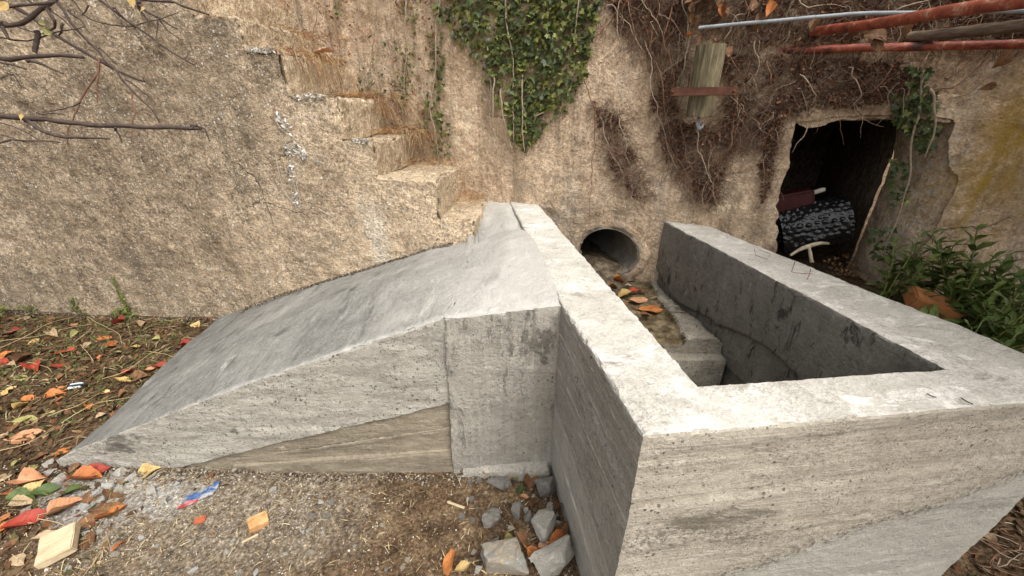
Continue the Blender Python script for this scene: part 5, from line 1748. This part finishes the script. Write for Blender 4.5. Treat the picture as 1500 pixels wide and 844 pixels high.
# ------------------------------------------------------------------ dry needles and grass on the stair treads
for k, (c, z) in enumerate(STEPS[:6]):
    xl = STEPS[k + 1][0]
    n = [200, 320, 420, 460, 560, 150][k]
    y0 = float(yf(c))
    xs_ = rng.uniform(xl, c + 0.01, n)
    depth = yb(xs_) - y0
    ys_ = y0 + depth * (0.42 + 0.58 * rng.uniform(0, 1, n) ** 0.7)
    P = np.stack([xs_, ys_, z + 0.010 + 0.035 * rng.uniform(0, 1, n) * ((ys_ - y0) / depth)], -1)
    sc_ = np.stack([rng.uniform(0.02, 0.06, n), np.full(n, 0.03), rng.uniform(0.03, 0.1, n)], -1)
    rt_ = flatm(n, 0.2)
    cols = pick([(0.30, 0.15, 0.06), (0.40, 0.22, 0.09), (0.22, 0.10, 0.04), (0.46, 0.33, 0.17)], n)
    me = bake('needles', ST_V, ST_F, P, rt_, sc_, cols, M_VCOL)
    o = ob('dry_needles', me)
    ordn = ['lowest', 'second', 'third', 'fourth', 'fifth', 'sixth'][k]
    tag(o, 'rust brown dry needles heaped on the %s stair tread from the bottom' % ordn, 'needles', kind='stuff')


def tuft(pts, n, L, label, droop=0.9, cols=((0.42, 0.29, 0.13), (0.30, 0.18, 0.08), (0.50, 0.38, 0.2)), spread=0.05, dirv=(0.5, -0.6, 0.2)):
    paths = []
    base = np.array(pts, float)
    for i in range(n):
        b_ = base[rng.integers(0, len(base))] + rng.normal(0, spread, 3) * np.array([1, 0.7, 0.15])
        v_ = np.array(dirv) + rng.normal(0, 0.5, 3)
        l_ = rng.uniform(0.4, 1) * L
        Q = [b_]
        for j in range(7):
            v_ = v_ + np.array([0, 0, -droop * 0.3]) + rng.normal(0, 0.10, 3)
            v_ /= np.linalg.norm(v_)
            Q.append(Q[-1] + v_ * l_ / 7)
        paths.append((np.array(Q), np.linspace(0.0017, 0.0007, 8)))
    fm = list(rng.integers(0, 3, n))
    o = ob('dry_grass', tubes('dry_grass', paths, [M_STRAW, M_STRAWO, M_VINEB], 3, fm))
    tag(o, label, 'grass', kind='stuff')


def stp(k, dx, f_, dz=0.01):
    x_ = STEPS[k][0] + dx
    return (x_, float(yf(x_)) + (float(yb(x_)) - float(yf(x_))) * f_, STEPS[k][1] + dz)


tuft([stp(4, -0.02, 0.15), stp(4, -0.02, 0.3), stp(4, -0.02, 0.5), stp(4, -0.01, 0.7)], 170, 0.24, 'rusty dry grass trailing over the riser of the fifth stair', 1.3, dirv=(0.6, -0.3, 0.0))
tuft([stp(3, 0.0, 0.8), stp(3, 0.08, 0.9, -0.02)], 110, 0.32, 'straw clump spilling from the wall onto the fourth stair', 1.0, dirv=(0.6, -0.5, 0.3))
tuft([stp(2, 0.05, 0.85, 0.03), stp(2, 0.12, 0.9, 0.0)], 130, 0.26, 'straw clump against the wall at the back of the third stair', 0.9, dirv=(0.4, -0.5, 0.5))
tuft([stp(5, -0.05, 0.6), stp(5, 0.02, 0.8)], 90, 0.25, 'dry grass hanging from the sixth stair tread', 1.2, dirv=(0.6, -0.4, 0.1))
# white crusty rims on three stair edges
for i, (z, x0, x1) in enumerate([(STEPS[3][1], STEPS[4][0] + 0.02, STEPS[3][0] - 0.05), (STEPS[4][1], STEPS[5][0] + 0.02, STEPS[4][0] - 0.03), (STEPS[2][1], STEPS[2][0] - 0.12, STEPS[2][0] - 0.02)]):
    st = [o_ for o_ in wt.children if o_.name.startswith('step')][[3, 4, 2][i]]
    n = 130
    xs_ = rng.uniform(x0, x1, n)
    P = np.stack([xs_, yf(xs_) + rng.normal(0, 0.009, n), z + rng.normal(-0.004, 0.007, n)], -1)
    e = ob('lichen_crust', bake('lichen_crust', CR_V, CR_F, P, rotm(n), rng.uniform(0.004, 0.010, n), pick([(0.60, 0.58, 0.53), (0.46, 0.44, 0.39), (0.34, 0.30, 0.25)], n), M_VCOL), st)
    e['kind'] = 'stuff'

# ------------------------------------------------------------------ weeds along the foot of the stepped wall
def weed(base, n, hgt, spread, label, climb=False, size=0.5):
    root = thing('weed', label, 'weed', tuple(base))
    t_ = rng.uniform(0, 1, n)
    P = np.array(base) + np.stack([rng.normal(0, spread, n) * (1 if not climb else (1.3 - t_)), -np.abs(rng.normal(0, 0.4 * spread, n)) - 0.012, t_ * hgt], -1)
    paths = []
    for i in range(min(n, 14)):
        paths.append((np.array([base, (np.array(base) + P[i]) / 2 + rng.normal(0, 0.008, 3), P[i]]), [0.0016, 0.0013, 0.001]))
    ob('stems', tubes('stems', paths, [M_IVYL], 3), root)
    V, F = IVY[0]
    o = ob('foliage', bake('foliage', V, F, P, ivy_frames(n, (0, -1, 0.6), (0, -0.5, -0.6)), rng.uniform(size * 0.6, size * 1.3, n), None, M_IVYL), root)
    o['kind'] = 'stuff'


b_ = on_front(196, 468); weed(b_ + np.array([0, -0.02, 0]), 60, 0.11, 0.045, 'bright green weed growing where wall meets soil below a crack', size=0.9)
b_ = on_front(190, 455); weed(b_, 70, 0.27, 0.012, 'thin green creeper climbing a crack in the stepped wall', True, 0.5)
b_ = on_front(10, 462); weed(b_ + np.array([0, -0.05, 0]), 70, 0.12, 0.08, 'low olive weed clump at the wall foot furthest from the stairs', size=0.9)
b_ = on_front(122, 462); weed(b_, 45, 0.15, 0.02, 'small sprig growing up the wall foot between two weeds', size=0.5)
b_ = on_front(52, 460); weed(b_, 40, 0.09, 0.03, 'tiny dull weed at the foot of the stained wall', size=0.5)
b_ = on_front(250, 470); weed(b_ + np.array([0, -0.03, 0]), 60, 0.04, 0.09, 'creeping low weed where the soil meets wall near the slab', size=0.45)

# ------------------------------------------------------------------ shrubs on the right
LSH = [leaf_shape(0.3, -3.5, 0, 0.018, s, 7, 3, 0.10, 0.8) for s in (0, 2)]
SHME = [mesh_np('leaf', V, F, [M_PLANT]) for V, F in LSH]


def shrub(head, t_, nl, size, label, n_side=3):
    hp = at_t(head[0], head[1], t_)
    bx, by = hp[0] + rng.normal(0, 0.05), hp[1] + rng.normal(0, 0.04)
    by = min(by, float(yb(bx)) - 0.06)
    base = np.array([bx, by, float(gz(bx, by))])
    root = thing('leafy_plant', label, 'plant', tuple(base), 'leafy plants behind the basin')
    tips = [hp] + [hp + np.array([rng.normal(0, 0.09), rng.normal(0, 0.06), -rng.uniform(0.03, 0.16)]) for _ in range(n_side)]
    for tp in tips:
        tp[1] = min(tp[1], float(yb(tp[0])) - 0.05)
        Q = wiggle(np.array([base, base * 0.4 + tp * 0.6 + np.array([0, -0.01, 0.02]), tp]), 10, 0.006, rng.integers(1, 90))
        ob('stem', tubes('stem', [(Q, np.linspace(0.005, 0.0022, 10))], [M_IVYL], 5), root)
        for i in range(nl):
            f_ = 1 - (i / nl) ** 1.2 * 0.75
            k = min(9, int(f_ * 9))
            pos = Q[k]
            az = i * 2.4 + rng.normal(0, 0.3)
            el = 0.55 - 0.9 * (1 - f_) + rng.normal(0, 0.25)
            T = np.array([math.cos(az) * math.cos(el), math.sin(az) * math.cos(el), math.sin(el)])
            N = np.array([0, 0, 1.0]) - T * T[2]
            N = N / np.linalg.norm(N)
            M3 = np.stack([T, np.cross(N, T), N], -1)
            s_ = size * rng.uniform(0.7, 1.2) * (0.6 + 0.4 * min(1, (i + 2) / 8))
            o = bpy.data.objects.new('leaf', SHME[i % 2])
            COL.objects.link(o)
            o.parent = root
            place(o, M3, pos + T * 0.05 * s_ - base, s_)


SHL = 'leafy green plant with narrow pointed leaves crowding the wall behind the basin'
for (u, v), t_, nl, s_, ns, lb in [((1350, 345), 1.66, 9, 0.75, 3, 'leafy plant growing closest to the cavity jamb behind the basin'), ((1436, 335), 1.58, 10, 0.85, 3, 'tallest leafy plant below the yellow lichen stain'), ((1480, 372), 1.46, 10, 0.85, 3, SHL),
                                   ((1432, 392), 1.50, 9, 0.8, 3, 'leafy plant hanging over the orange brown brick'), ((1450, 440), 1.42, 10, 0.8, 3, SHL), ((1490, 430), 1.36, 9, 0.8, 3, SHL), ((1395, 360), 1.64, 9, 0.75, 3, SHL), ((1465, 405), 1.56, 10, 0.8, 3, SHL),
                                   ((1320, 430), 1.72, 7, 0.55, 1, 'single small leafy sprig peeping over the basin rim beside the brick'), ((1490, 490), 1.30, 8, 0.75, 2, 'low leafy plant touching the outer rim of the basin'), ((1530, 390), 1.42, 9, 0.85, 3, SHL), ((1440, 470), 1.34, 8, 0.7, 3, SHL)]:
    shrub((u, v), t_, nl + 4, s_, lb, ns + 1)

# ------------------------------------------------------------------ things in and by the cavity
m = Mat('black_membrane', 0.22, 0.7)
M_MEMB = m.col((0.012, 0.012, 0.013))
c = at_t(1190, 330, 2.10)
nu, nv = 257, 100
th = np.linspace(0, 2 * np.pi, nu)
ax_ = np.linspace(-0.15, 0.15, nv)
TH, AX = np.meshgrid(th, ax_, indexing='ij')
uu = TH / (2 * np.pi) * 26
vv = AX / 0.033
vv2 = vv + 0.5 * (np.floor(uu) % 2)
dm = np.zeros_like(uu)
for du_ in (-1, 0, 1):
    for dv_ in (-1, 0, 1):
        iu, ivv = np.floor(uu) + du_, np.floor(vv2) + dv_
        hx = hash3(iu % 26, ivv, iu * 0, 3)
        hy = hash3(iu % 26, ivv, iu * 0, 8)
        d2 = (uu - iu - 0.3 - 0.4 * hx) ** 2 + (vv2 - ivv - 0.3 - 0.4 * hy) ** 2
        dm = np.maximum(dm, np.clip(1 - d2 * (4.5 + 5 * hy), 0, 1) ** 0.5 * (0.5 + 0.7 * hx))
CY = np.stack([np.cos(TH), np.sin(TH), AX * 4], -1)
rad = 0.118 + 0.009 * dm * (0.75 + 0.5 * fbm(CY, 3.0, 3, 14)) + 0.012 * fbm(CY, 1.8, 3, 15)
V = np.stack([rad * np.cos(TH), rad * np.sin(TH), AX], -1)
o = ob('membrane_roll', mesh_np('membrane_roll', V, gridF(nu, nv), [M_MEMB]))
o.location = c
o.rotation_euler = Vector((0.80, -0.35, 0.32)).to_track_quat('Z', 'Y').to_euler()
tag(o, 'shiny black dimpled plastic roll lying inside the dark cavity', 'plastic roll')
M_REDP = plain('red_paint_dull', (0.055, 0.010, 0.008), 0.6, 0.5, 25)
rc = thing('red_canister', 'dull red metal can with white cap behind the black roll', 'can', tuple(at_t(1150, 325, 2.18)))
ob('body', boxm('body', .20, .12, .16, M_REDP, .012, .002, 7, 1), rc, (0, 0, 0.09)).rotation_euler = (0, -0.28, R(-20))
Q = np.array([(0.085, -0.03, 0.17), (0.115, -0.04, 0.185), (0.128, -0.045, 0.19)])
ob('cap', tubes('cap', [(Q, [0.012, 0.013, 0.010])], [plain('white_cap', (0.62, 0.58, 0.48), 0.5, 0.15)], 12), rc, (0, 0, 0))
bt = thing('pale_bracket', 'pale cream T shaped plastic bracket leaning against the black roll', 'bracket', tuple(at_t(1185, 372, 1.93)))
o0 = np.array(bt.location)
Q = np.array([at_t(1158, 374, 1.92), at_t(1172, 365, 1.92), at_t(1188, 359, 1.93), at_t(1204, 356, 1.95), at_t(1214, 357, 1.97)])
ob('bar', tubes('bar', [(wiggle(Q, 14, 0.0, 1), 0.005 + 0.006 * np.sin(np.linspace(0.1, 3.0, 14)))], [plain('cream_plastic', (0.42, 0.36, 0.25), 0.7, 0.45, 45)], 8, jitter=0.08), bt)
Q = np.array([at_t(1184, 360, 1.93), at_t(1187, 370, 1.92), at_t(1189, 385, 1.91)])
ob('leg', tubes('leg', [(wiggle(Q, 8, 0.0, 1), np.linspace(0.007, 0.009, 8))], [bpy.data.materials['cream_plastic']], 8, jitter=0.08), bt)
M_BROWNB = plain('orange_brown_brick', (0.36, 0.15, 0.055), 0.8, 0.35, 25, 0.004)
o = ob('hollow_brick', boxm('hollow_brick', .165, .095, .065, M_BROWNB, .006, .003, 8, 1))
p_ = at_t(1366, 446, 1.60)
o.location = p_
o.rotation_euler = (R(12), R(14), R(-28))
tag(o, 'orange brown brick half hidden under the leafy plants', 'brick')
# twiggy rusty debris at the mouth of the cavity
P = np.array([at_t(u, v, 1.95 + rng.uniform(-0.1, 0.1)) for u, v in sample_poly([(1205, 380), (1240, 372), (1268, 405), (1240, 412), (1210, 398)], 90)])
o = ob('debris', bake('debris', CR_V, CR_F, P, rotm(90), rng.uniform(0.004, 0.012, 90), pick([(0.14, 0.075, 0.03), (0.20, 0.11, 0.04), (0.07, 0.045, 0.025)], 90), M_VCOL))
tag(o, 'rusty leaf heap at the mouth of the cavity', 'debris', kind='stuff')

# ------------------------------------------------------------------ log stub with iron strap
m = Mat('weathered_log', 0.85, 0.25)
wg = m.noise(3, 9, 0.74, m.map((22, 22, 2.2), rot=(0, 0.12, 0)))
M_LOG = m.col(m.ramp(wg, [(0.36, (0.06, 0.05, 0.03)), (0.5, (0.145, 0.12, 0.07)), (0.62, (0.26, 0.215, 0.13))]))
m.bump(wg, 0.006)
lt_ = on_back(1042, 70, 0.085)
lb_ = on_back(1024, 172, 0.085)
lg = thing('log_stub', 'weathered greenish log stub strapped upright to the wall', 'log', tuple(lb_))
nz, na = 40, 48
th = np.linspace(0, 2 * np.pi, na)
ax_ = (lt_ - lb_)
Ln = np.linalg.norm(ax_)
ax_ /= Ln
e1 = np.cross(ax_, WN); e1 /= np.linalg.norm(e1)
e2 = np.cross(ax_, e1)
V = []
for i in range(nz + 1):
    f_ = i / nz
    r_ = 0.060 + 0.006 * f_
    zoff = (0.02 * np.abs(fbm(np.stack([np.cos(th) * 3, np.sin(th) * 3, th * 0], -1), 1.5, 3, 4)) if i == 0 else 0 * th)
    rr_ = r_ * (1 + 0.03 * fbm(np.stack([np.cos(th) * 2, np.sin(th) * 2, th * 0 + f_ * 1.5], -1), 2.0, 4, 6))
    V.append(lb_ + ax_ * (f_ * Ln + zoff)[:, None] + rr_[:, None] * (np.cos(th)[:, None] * e1 + np.sin(th)[:, None] * e2))
V = np.array(V)
endc = np.concatenate([V[:1] * 0 + (lb_ + ax_ * 0.02), V, V[:1] * 0 + lt_], 0)
ob('timber', mesh_np('timber', endc, gridF(nz + 3, na), [M_LOG], None, True, 45), lg)
M_RUST = plain('rusty_iron', (0.10, 0.038, 0.022), 0.75, 0.5, 22, 0.003)
hw = 0.15
me = boxm('strap', 0.285, 0.012, 0.036, M_RUST, .002, .0015, 9, 2)
st_ = ob('strap', me, lg, Vector(on_back(1030, 136, 0.165) - lb_))
st_.rotation_euler = (0, 0, math.atan2(WT[1], WT[0]))
for s_ in (-1, 1):
    a_ = on_back(1030, 136, 0.0) + WT * s_ * 0.13
    ob('bolt', tubes('bolt', [(np.array([a_ - lb_, a_ + WN * 0.175 - lb_]), [0.006, 0.006])], [M_RUST], 8), lg, (0, 0, 0))
cbp = [on_back(1024, 172, 0.07), on_back(1022, 182, 0.09), on_back(1026, 190, 0.08), on_back(1030, 180, 0.06)]
ob('cable_end', tubes('cable_end', [(wiggle(np.array(cbp) - lb_, 14, 0.0, 1), np.full(14, 0.009))], [plain('grey_cable', (0.33, 0.34, 0.35), 0.5, 0.2)], 8), lg, (0, 0, 0))

# ------------------------------------------------------------------ pipes and poles over the cavity
m = Mat('flaking_red_paint', 0.5, 0.4)
fl = m.noise(20, 9, 0.78, dist=0.4)
rc_ = m.ramp(fl, [(0.38, (0.05, 0.022, 0.016)), (0.46, (0.22, 0.045, 0.024)), (0.56, (0.32, 0.075, 0.038)), (0.64, (0.48, 0.30, 0.21))])
m.bump(fl, 0.004)
M_RED = m.col(rc_)


def rail(name, p0, p1, r, mat, label, cat, seed=1, bend=0.004, jit=0.02, sides=16):
    Q = wiggle(np.array([p0, (np.array(p0) + np.array(p1)) / 2, p1]), 40, bend, seed, 3)
    o = thing(name, label, cat, tuple(p1))
    ob('tube', tubes('tube', [(Q, np.full(40, r))], [mat], sides, jitter=jit), o)
    return o


pA0 = on_back(1190, 48, 0.02)
pA1 = at_t(1492, 4, 0.98)
dA = pA1 - pA0
rail('scaffold_pipe', pA0, pA0 + dA * 2.2, 0.0175, M_RED, 'thick rust red steel pipe slanting out from the wall top', 'pipe', 1, 0.003, 0.01)
pB0 = on_back(1140, 73, -0.02)
pB1 = at_t(1500, 64, 1.37)
rail('scaffold_pipe', pB0, pB0 + (pB1 - pB0) * 1.7, 0.0150, M_RED, 'flaking red pipe running level just above the cavity lintel', 'pipe', 2, 0.003, 0.02)
pC0 = on_back(1325, 57, 0.04)
pC1 = at_t(1500, 38, 1.27)
m = Mat('grey_pole', 0.85)
wg = m.noise(4, 6, 0.65, m.map((6, 6, 30)))
M_POLE = m.col(m.ramp(wg, [(0.3, (0.055, 0.038, 0.026)), (0.6, (0.17, 0.12, 0.08)), (0.72, (0.28, 0.21, 0.14))]))
rail('wooden_pole', pC0, pC0 + (pC1 - pC0) * 2.6, 0.0185, M_POLE, 'old dark wooden pole between the two red pipes', 'pole', 3, 0.004, 0.06)
pD0 = on_back(1024, 44, 0.06)
pD1 = on_back(1250, 26, 0.09)
pD2 = at_t(1500, 16, 1.32)
o = thing('conduit', 'thin blue grey metal conduit along the wall top', 'conduit', tuple(pD0))
Q = wiggle(np.array([pD0, pD1, pD2, pD2 + (pD2 - pD1) * 0.8]), 50, 0.003, 4, 3)
ob('tube', tubes('tube', [(Q, np.full(50, 0.0075))], [plain('galvanised', (0.30, 0.32, 0.34), 0.45, 0.25, 25)], 10), o)
# corrugated sheet added out of view above the pipes, to shade the right end
U, W = np.meshgrid(np.linspace(0, 1, 60), np.linspace(0, 1, 8), indexing='ij')
V = np.stack([1.56 + 2.5 * U, -0.2 + 1.65 * W - 0.35 * U * W, 2.0 + 0.12 * W + 0.012 * np.sin(U * 150)], -1)
V = np.concatenate([V, V[::-1] - np.array([0, 0, 0.004])], 0)
o = ob('added_shade_sheet', mesh_np('added_shade_sheet', V, gridF(120, 8), [plain('dull_zinc', (0.25, 0.25, 0.24), 0.6, 0.3, 8)]))
tag(o, 'unseen corrugated metal sheet added to shade the wall beside the cavity', 'shade sheet')
# dark dry leaves caught on the pipes
for u, v, s_, t_ in [(1283, 52, 0.75, 1.42), (1286, 66, 0.6, 1.42), (1330, 44, 0.55, 1.36), (1245, 52, 0.5, 1.5), (1192, 36, 0.5, 1.6), (1468, 88, 0.6, 1.36), (1445, 130, 0.45, 1.42), (1190, 40, 0.5, 1.58)]:
    o = bpy.data.objects.new('hanging_leaf', leaf_me(int(rng.integers(0, 5)), 'brown'))
    COL.objects.link(o)
    place(o, ivy_frames(1, WN, tilt=0.5)[0], at_t(u, v, t_), s_)
    tag(o, 'withered dark brown leaf caught on the red pipes', 'leaf', 'dry leaves on the pipes')

# tie wires left in the rim of the basin
def rim(u, v, h=0.0):
    d = ray(u, v)
    return at_t(u, v, (CH - TZ - 0.003 - h) / -d[2])


M_WIRE = plain('rusty_wire', (0.25, 0.12, 0.07), 0.7, 0.3, 60)
a_ = rim(1159, 400); b_ = rim(1190, 401)
o = ob('tie_wire', tubes('tie_wire', [(np.array([a_ + np.array([0, 0, 0.055]), a_ + np.array([0, 0, 0.004]), (a_ + b_) / 2, b_]), np.full(4, 0.0014))], [M_WIRE], 5))
tag(o, 'bent rusty tie wire with a tall upright end on the basin rim', 'wire')
a_ = rim(1182, 410)
o = ob('tie_wire', tubes('tie_wire', [(np.array([a_ + np.array([0.0, 0, 0.045]), a_ + np.array([0.002, 0, 0.02]), a_]), np.full(3, 0.0014))], [M_WIRE], 5))
tag(o, 'short straight rusty wire stub on the basin rim', 'wire')
Q = np.array([rim(1105, 365, 0.01), rim(1107, 374), rim(1124, 380), rim(1128, 372, 0.012), rim(1112, 366, 0.004)])
o = ob('tie_wire', tubes('tie_wire', [(Q, np.full(5, 0.0012))], [M_WIRE], 5))
tag(o, 'looped rusty tie wire on the basin rim near the wall', 'wire')
for i, (u, v, du, dv) in enumerate([(1358, 577, 13, 5), (1408, 583, 17, 9), (1010, 345, 8, 3)]):
    Q = np.array([rim(u, v), rim(u + du / 2, v + dv * 0.6, 0.006), rim(u + du, v + dv)])
    o = ob('twig', tubes('twig', [(Q, np.full(3, 0.0014))], [M_BARK], 5))
    tag(o, ['short dark twig on the pale basin rim beside another', 'longer dark twig on the pale front rim of the basin', 'tiny dark twig on the basin rim by the old wall'][i], 'twig')

# ------------------------------------------------------------------ bare tree reaching in over the litter
tr = thing('bare_tree', 'leafless tree with dark crossing branches reaching in front of the wall', 'tree', (-3.3, 1.55, 0.0))
T0 = np.array([-3.3, 1.55, 0.0])
Q = wiggle(np.array([T0 - (0, 0, 0.1), T0 + (0.05, 0.03, 1.0), T0 + (-0.03, 0, 2.0), T0 + (0.1, 0.05, 3.2)]), 30, 0.03, 3, 2)
ob('trunk', tubes('trunk', [(Q, np.linspace(0.075, 0.035, 30))], [M_BARK], 12, jitter=0.03), tr)
LIMB = [T0 + (0, 0, 2.05), np.array([-2.5, 1.6, 2.35]), np.array([-1.8, 1.6, 2.45]), np.array([-0.95, 1.6, 2.40])]
ob('limb', tubes('limb', [(wiggle(np.array(LIMB), 30, 0.02, 5, 3), np.linspace(0.032, 0.012, 30))], [M_BARK], 9, jitter=0.03), tr)
BR = [  # points, depth, start radius, end radius, source (L: trunk, T: limb above, None)
    ([(0, 84), (47, 83), (85, 82), (122, 85)], 1.62, .0105, .006, 'L'),
    ([(0, 88), (40, 102)], 1.62, .004, .002, 'L'), ([(40, 90), (60, 97), (90, 109)], 1.62, .004, .0018, None),
    ([(0, 169), (37, 177), (50, 172), (100, 178), (169, 185), (236, 185), (294, 190)], 1.60, .0095, .0065, 'L'),
    ([(278, 184), (298, 188), (306, 205)], 1.60, .0025, .0012, None), ([(276, 187), (290, 181), (300, 194)], 1.60, .0018, .001, None),
    ([(37, 177), (62, 191), (99, 200), (139, 203), (157, 201)], 1.60, .005, .0022, None), ([(169, 187), (176, 198), (180, 210)], 1.60, .0028, .0015, None),
    ([(-20, -10), (27, 16), (87, 55), (139, 86), (172, 107), (209, 119)], 1.72, .0065, .003, 'L'),
    ([(75, -6), (82, 5), (109, 37), (144, 77), (172, 107), (191, 134), (216, 154), (228, 165), (235, 181)], 1.70, .0062, .0016, 'T'),
    ([(184, 117), (219, 140), (229, 152)], 1.70, .0022, .001, None),
    ([(147, 85), (144, 104), (124, 132), (109, 167), (100, 189), (97, 209)], 1.69, .0030, .0012, None), ([(144, 109), (140, 130), (138, 149)], 1.69, .0022, .0012, None),
    ([(193, 136), (196, 164), (193, 185), (191, 209)], 1.72, .0020, .0011, None),
    ([(135, -8), (144, 0), (194, 35), (239, 65), (281, 95)], 1.78, .0055, .002, 'T'), ([(271, 86), (274, 78), (272, 70)], 1.78, .0015, .0009, None),
    ([(170, -8), (199, 1), (249, 1), (274, 11), (310, 24)], 1.74, .0062, .0025, 'T'), ([(204, 8), (234, 27), (257, 40)], 1.74, .004, .0018, None), ([(234, 27), (229, 57)], 1.74, .0018, .001, None), ([(234, 30), (250, 48), (259, 56)], 1.74, .0022, .0011, None),
    ([(205, 2), (207, 14), (219, 34)], 1.74, .005, .0012, None),
    ([(0, 17), (25, 7), (62, 5), (85, 2)], 1.55, .004, .003, 'L'), ([(0, 41), (37, 30), (70, 12), (85, -4)], 1.58, .0045, .005, 'L'),
    ([(10, 57), (55, 60), (92, 47), (128, 40)], 1.64, .003, .0013, 'L'), ([(53, 45), (53, 60), (52, 78)], 1.63, .0055, .005, None), ([(0, 208), (40, 207), (85, 206)], 1.5, .0035, .0016, 'L'),
    ([(0, 174), (30, 190), (57, 204)], 1.52, .0025, .0013, 'L'), ([(0, 192), (40, 208)], 1.5, .0022, .0012, 'L'), ([(100, -8), (117, 22), (149, 35), (189, 40), (236, 31), (261, 19)], 1.82, .003, .0012, 'T'),
    ([(0, 32), (12, 57)], 1.56, .0045, .003, None), ([(129, 8), (119, 22)], 1.82, .002, .0015, None), ([(72, 12), (85, 32), (80, 40), (60, 48)], 1.6, .004, .0015, None), ([(92, 35), (93, 47), (85, 52)], 1.64, .003, .0015, None),
    ([(0, 128), (20, 140), (37, 150)], 1.55, .0022, .001, 'L'), ([(0, 116), (14, 107)], 1.56, .0018, .001, None), ([(53, 165), (80, 164), (100, 166)], 1.60, .002, .001, None), ([(118, 150), (95, 160), (60, 165)], 1.66, .0016, .0008, None),
    ([(100, 15), (118, 28), (132, 50)], 1.7, .003, .001, None), ([(0, 25), (28, 36), (52, 46)], 1.63, .002, .0013, 'L'), ([(145, 70), (158, 80), (170, 95)], 1.72, .002, .001, None), ([(165, 12), (180, 25), (196, 38)], 1.78, .002, .0015, None),
    ([(150, -8), (160, 10), (175, 30), (205, 62)], 1.85, .0022, .001, 'T'), ([(30, -8), (60, 10), (100, 30), (118, 55)], 1.6, .003, .0012, 'T'),
]
for i, (pts, t_, r0, r1, srcp) in enumerate(BR):
    Q = [at_t(u, v, t_ + 0.012 * j) for j, (u, v) in enumerate(pts)]
    if srcp == 'L':
        z_ = Q[0][2]
        Q = [np.array([-3.25, 1.55, min(2.9, max(0.9, z_ - 0.12))]), np.array([-2.75, 1.5, z_ - 0.02])] + Q
        r_ = np.r_[r0 * 1.9, r0 * 1.5]
    elif srcp == 'T':
        xq = min(-0.98, Q[0][0] - 0.15)
        Q = [np.array([xq, 1.6, float(np.interp(xq, [-3.3, -2.5, -1.8, -0.95], [2.05, 2.35, 2.45, 2.40]))])] + Q
    Q = np.array(Q)
    n_ = 14 + 5 * len(pts)
    W = wiggle(Q, n_, 0.009, i + 11, 9)
    d_ = np.r_[0, np.cumsum(np.linalg.norm(np.diff(W, axis=0), axis=1))]
    f_ = d_ / d_[-1]
    rr_ = r0 + (r1 - r0) * f_ if srcp != 'L' else np.interp(f_, [0, 0.35, 1], [r0 * 1.8, r0 * 1.1, r1])
    rr_ = np.maximum(rr_ * (1.7 if r0 < 0.008 else 1.2), 0.0018) * (1 + 0.14 * np.sin(np.arange(n_) * 2.6))
    ob('branch' if r0 > 0.004 else 'twig', tubes('branch', [(W, rr_)], [M_TWIGR if i in (11, 13, 12) else M_BARK], 7, jitter=0.05), tr)
for u, v, t_, s_, c in [(5, 11, 1.52, .55, 'yellow'), (194, 4, 1.72, .45, 'yellow'), (209, 14, 1.72, .3, 'yellow'), (32, 172, 1.58, .32, 'yellow'), (70, 46, 1.62, .5, 'olive'), (62, 34, 1.62, .35, 'olive')]:
    o = bpy.data.objects.new('leaf', leaf_me(0, c))
    COL.objects.link(o)
    o.parent = tr
    place(o, ivy_frames(1, (0.2, -1, 0.2), tilt=0.3)[0], at_t(u, v, t_) - T0, s_)
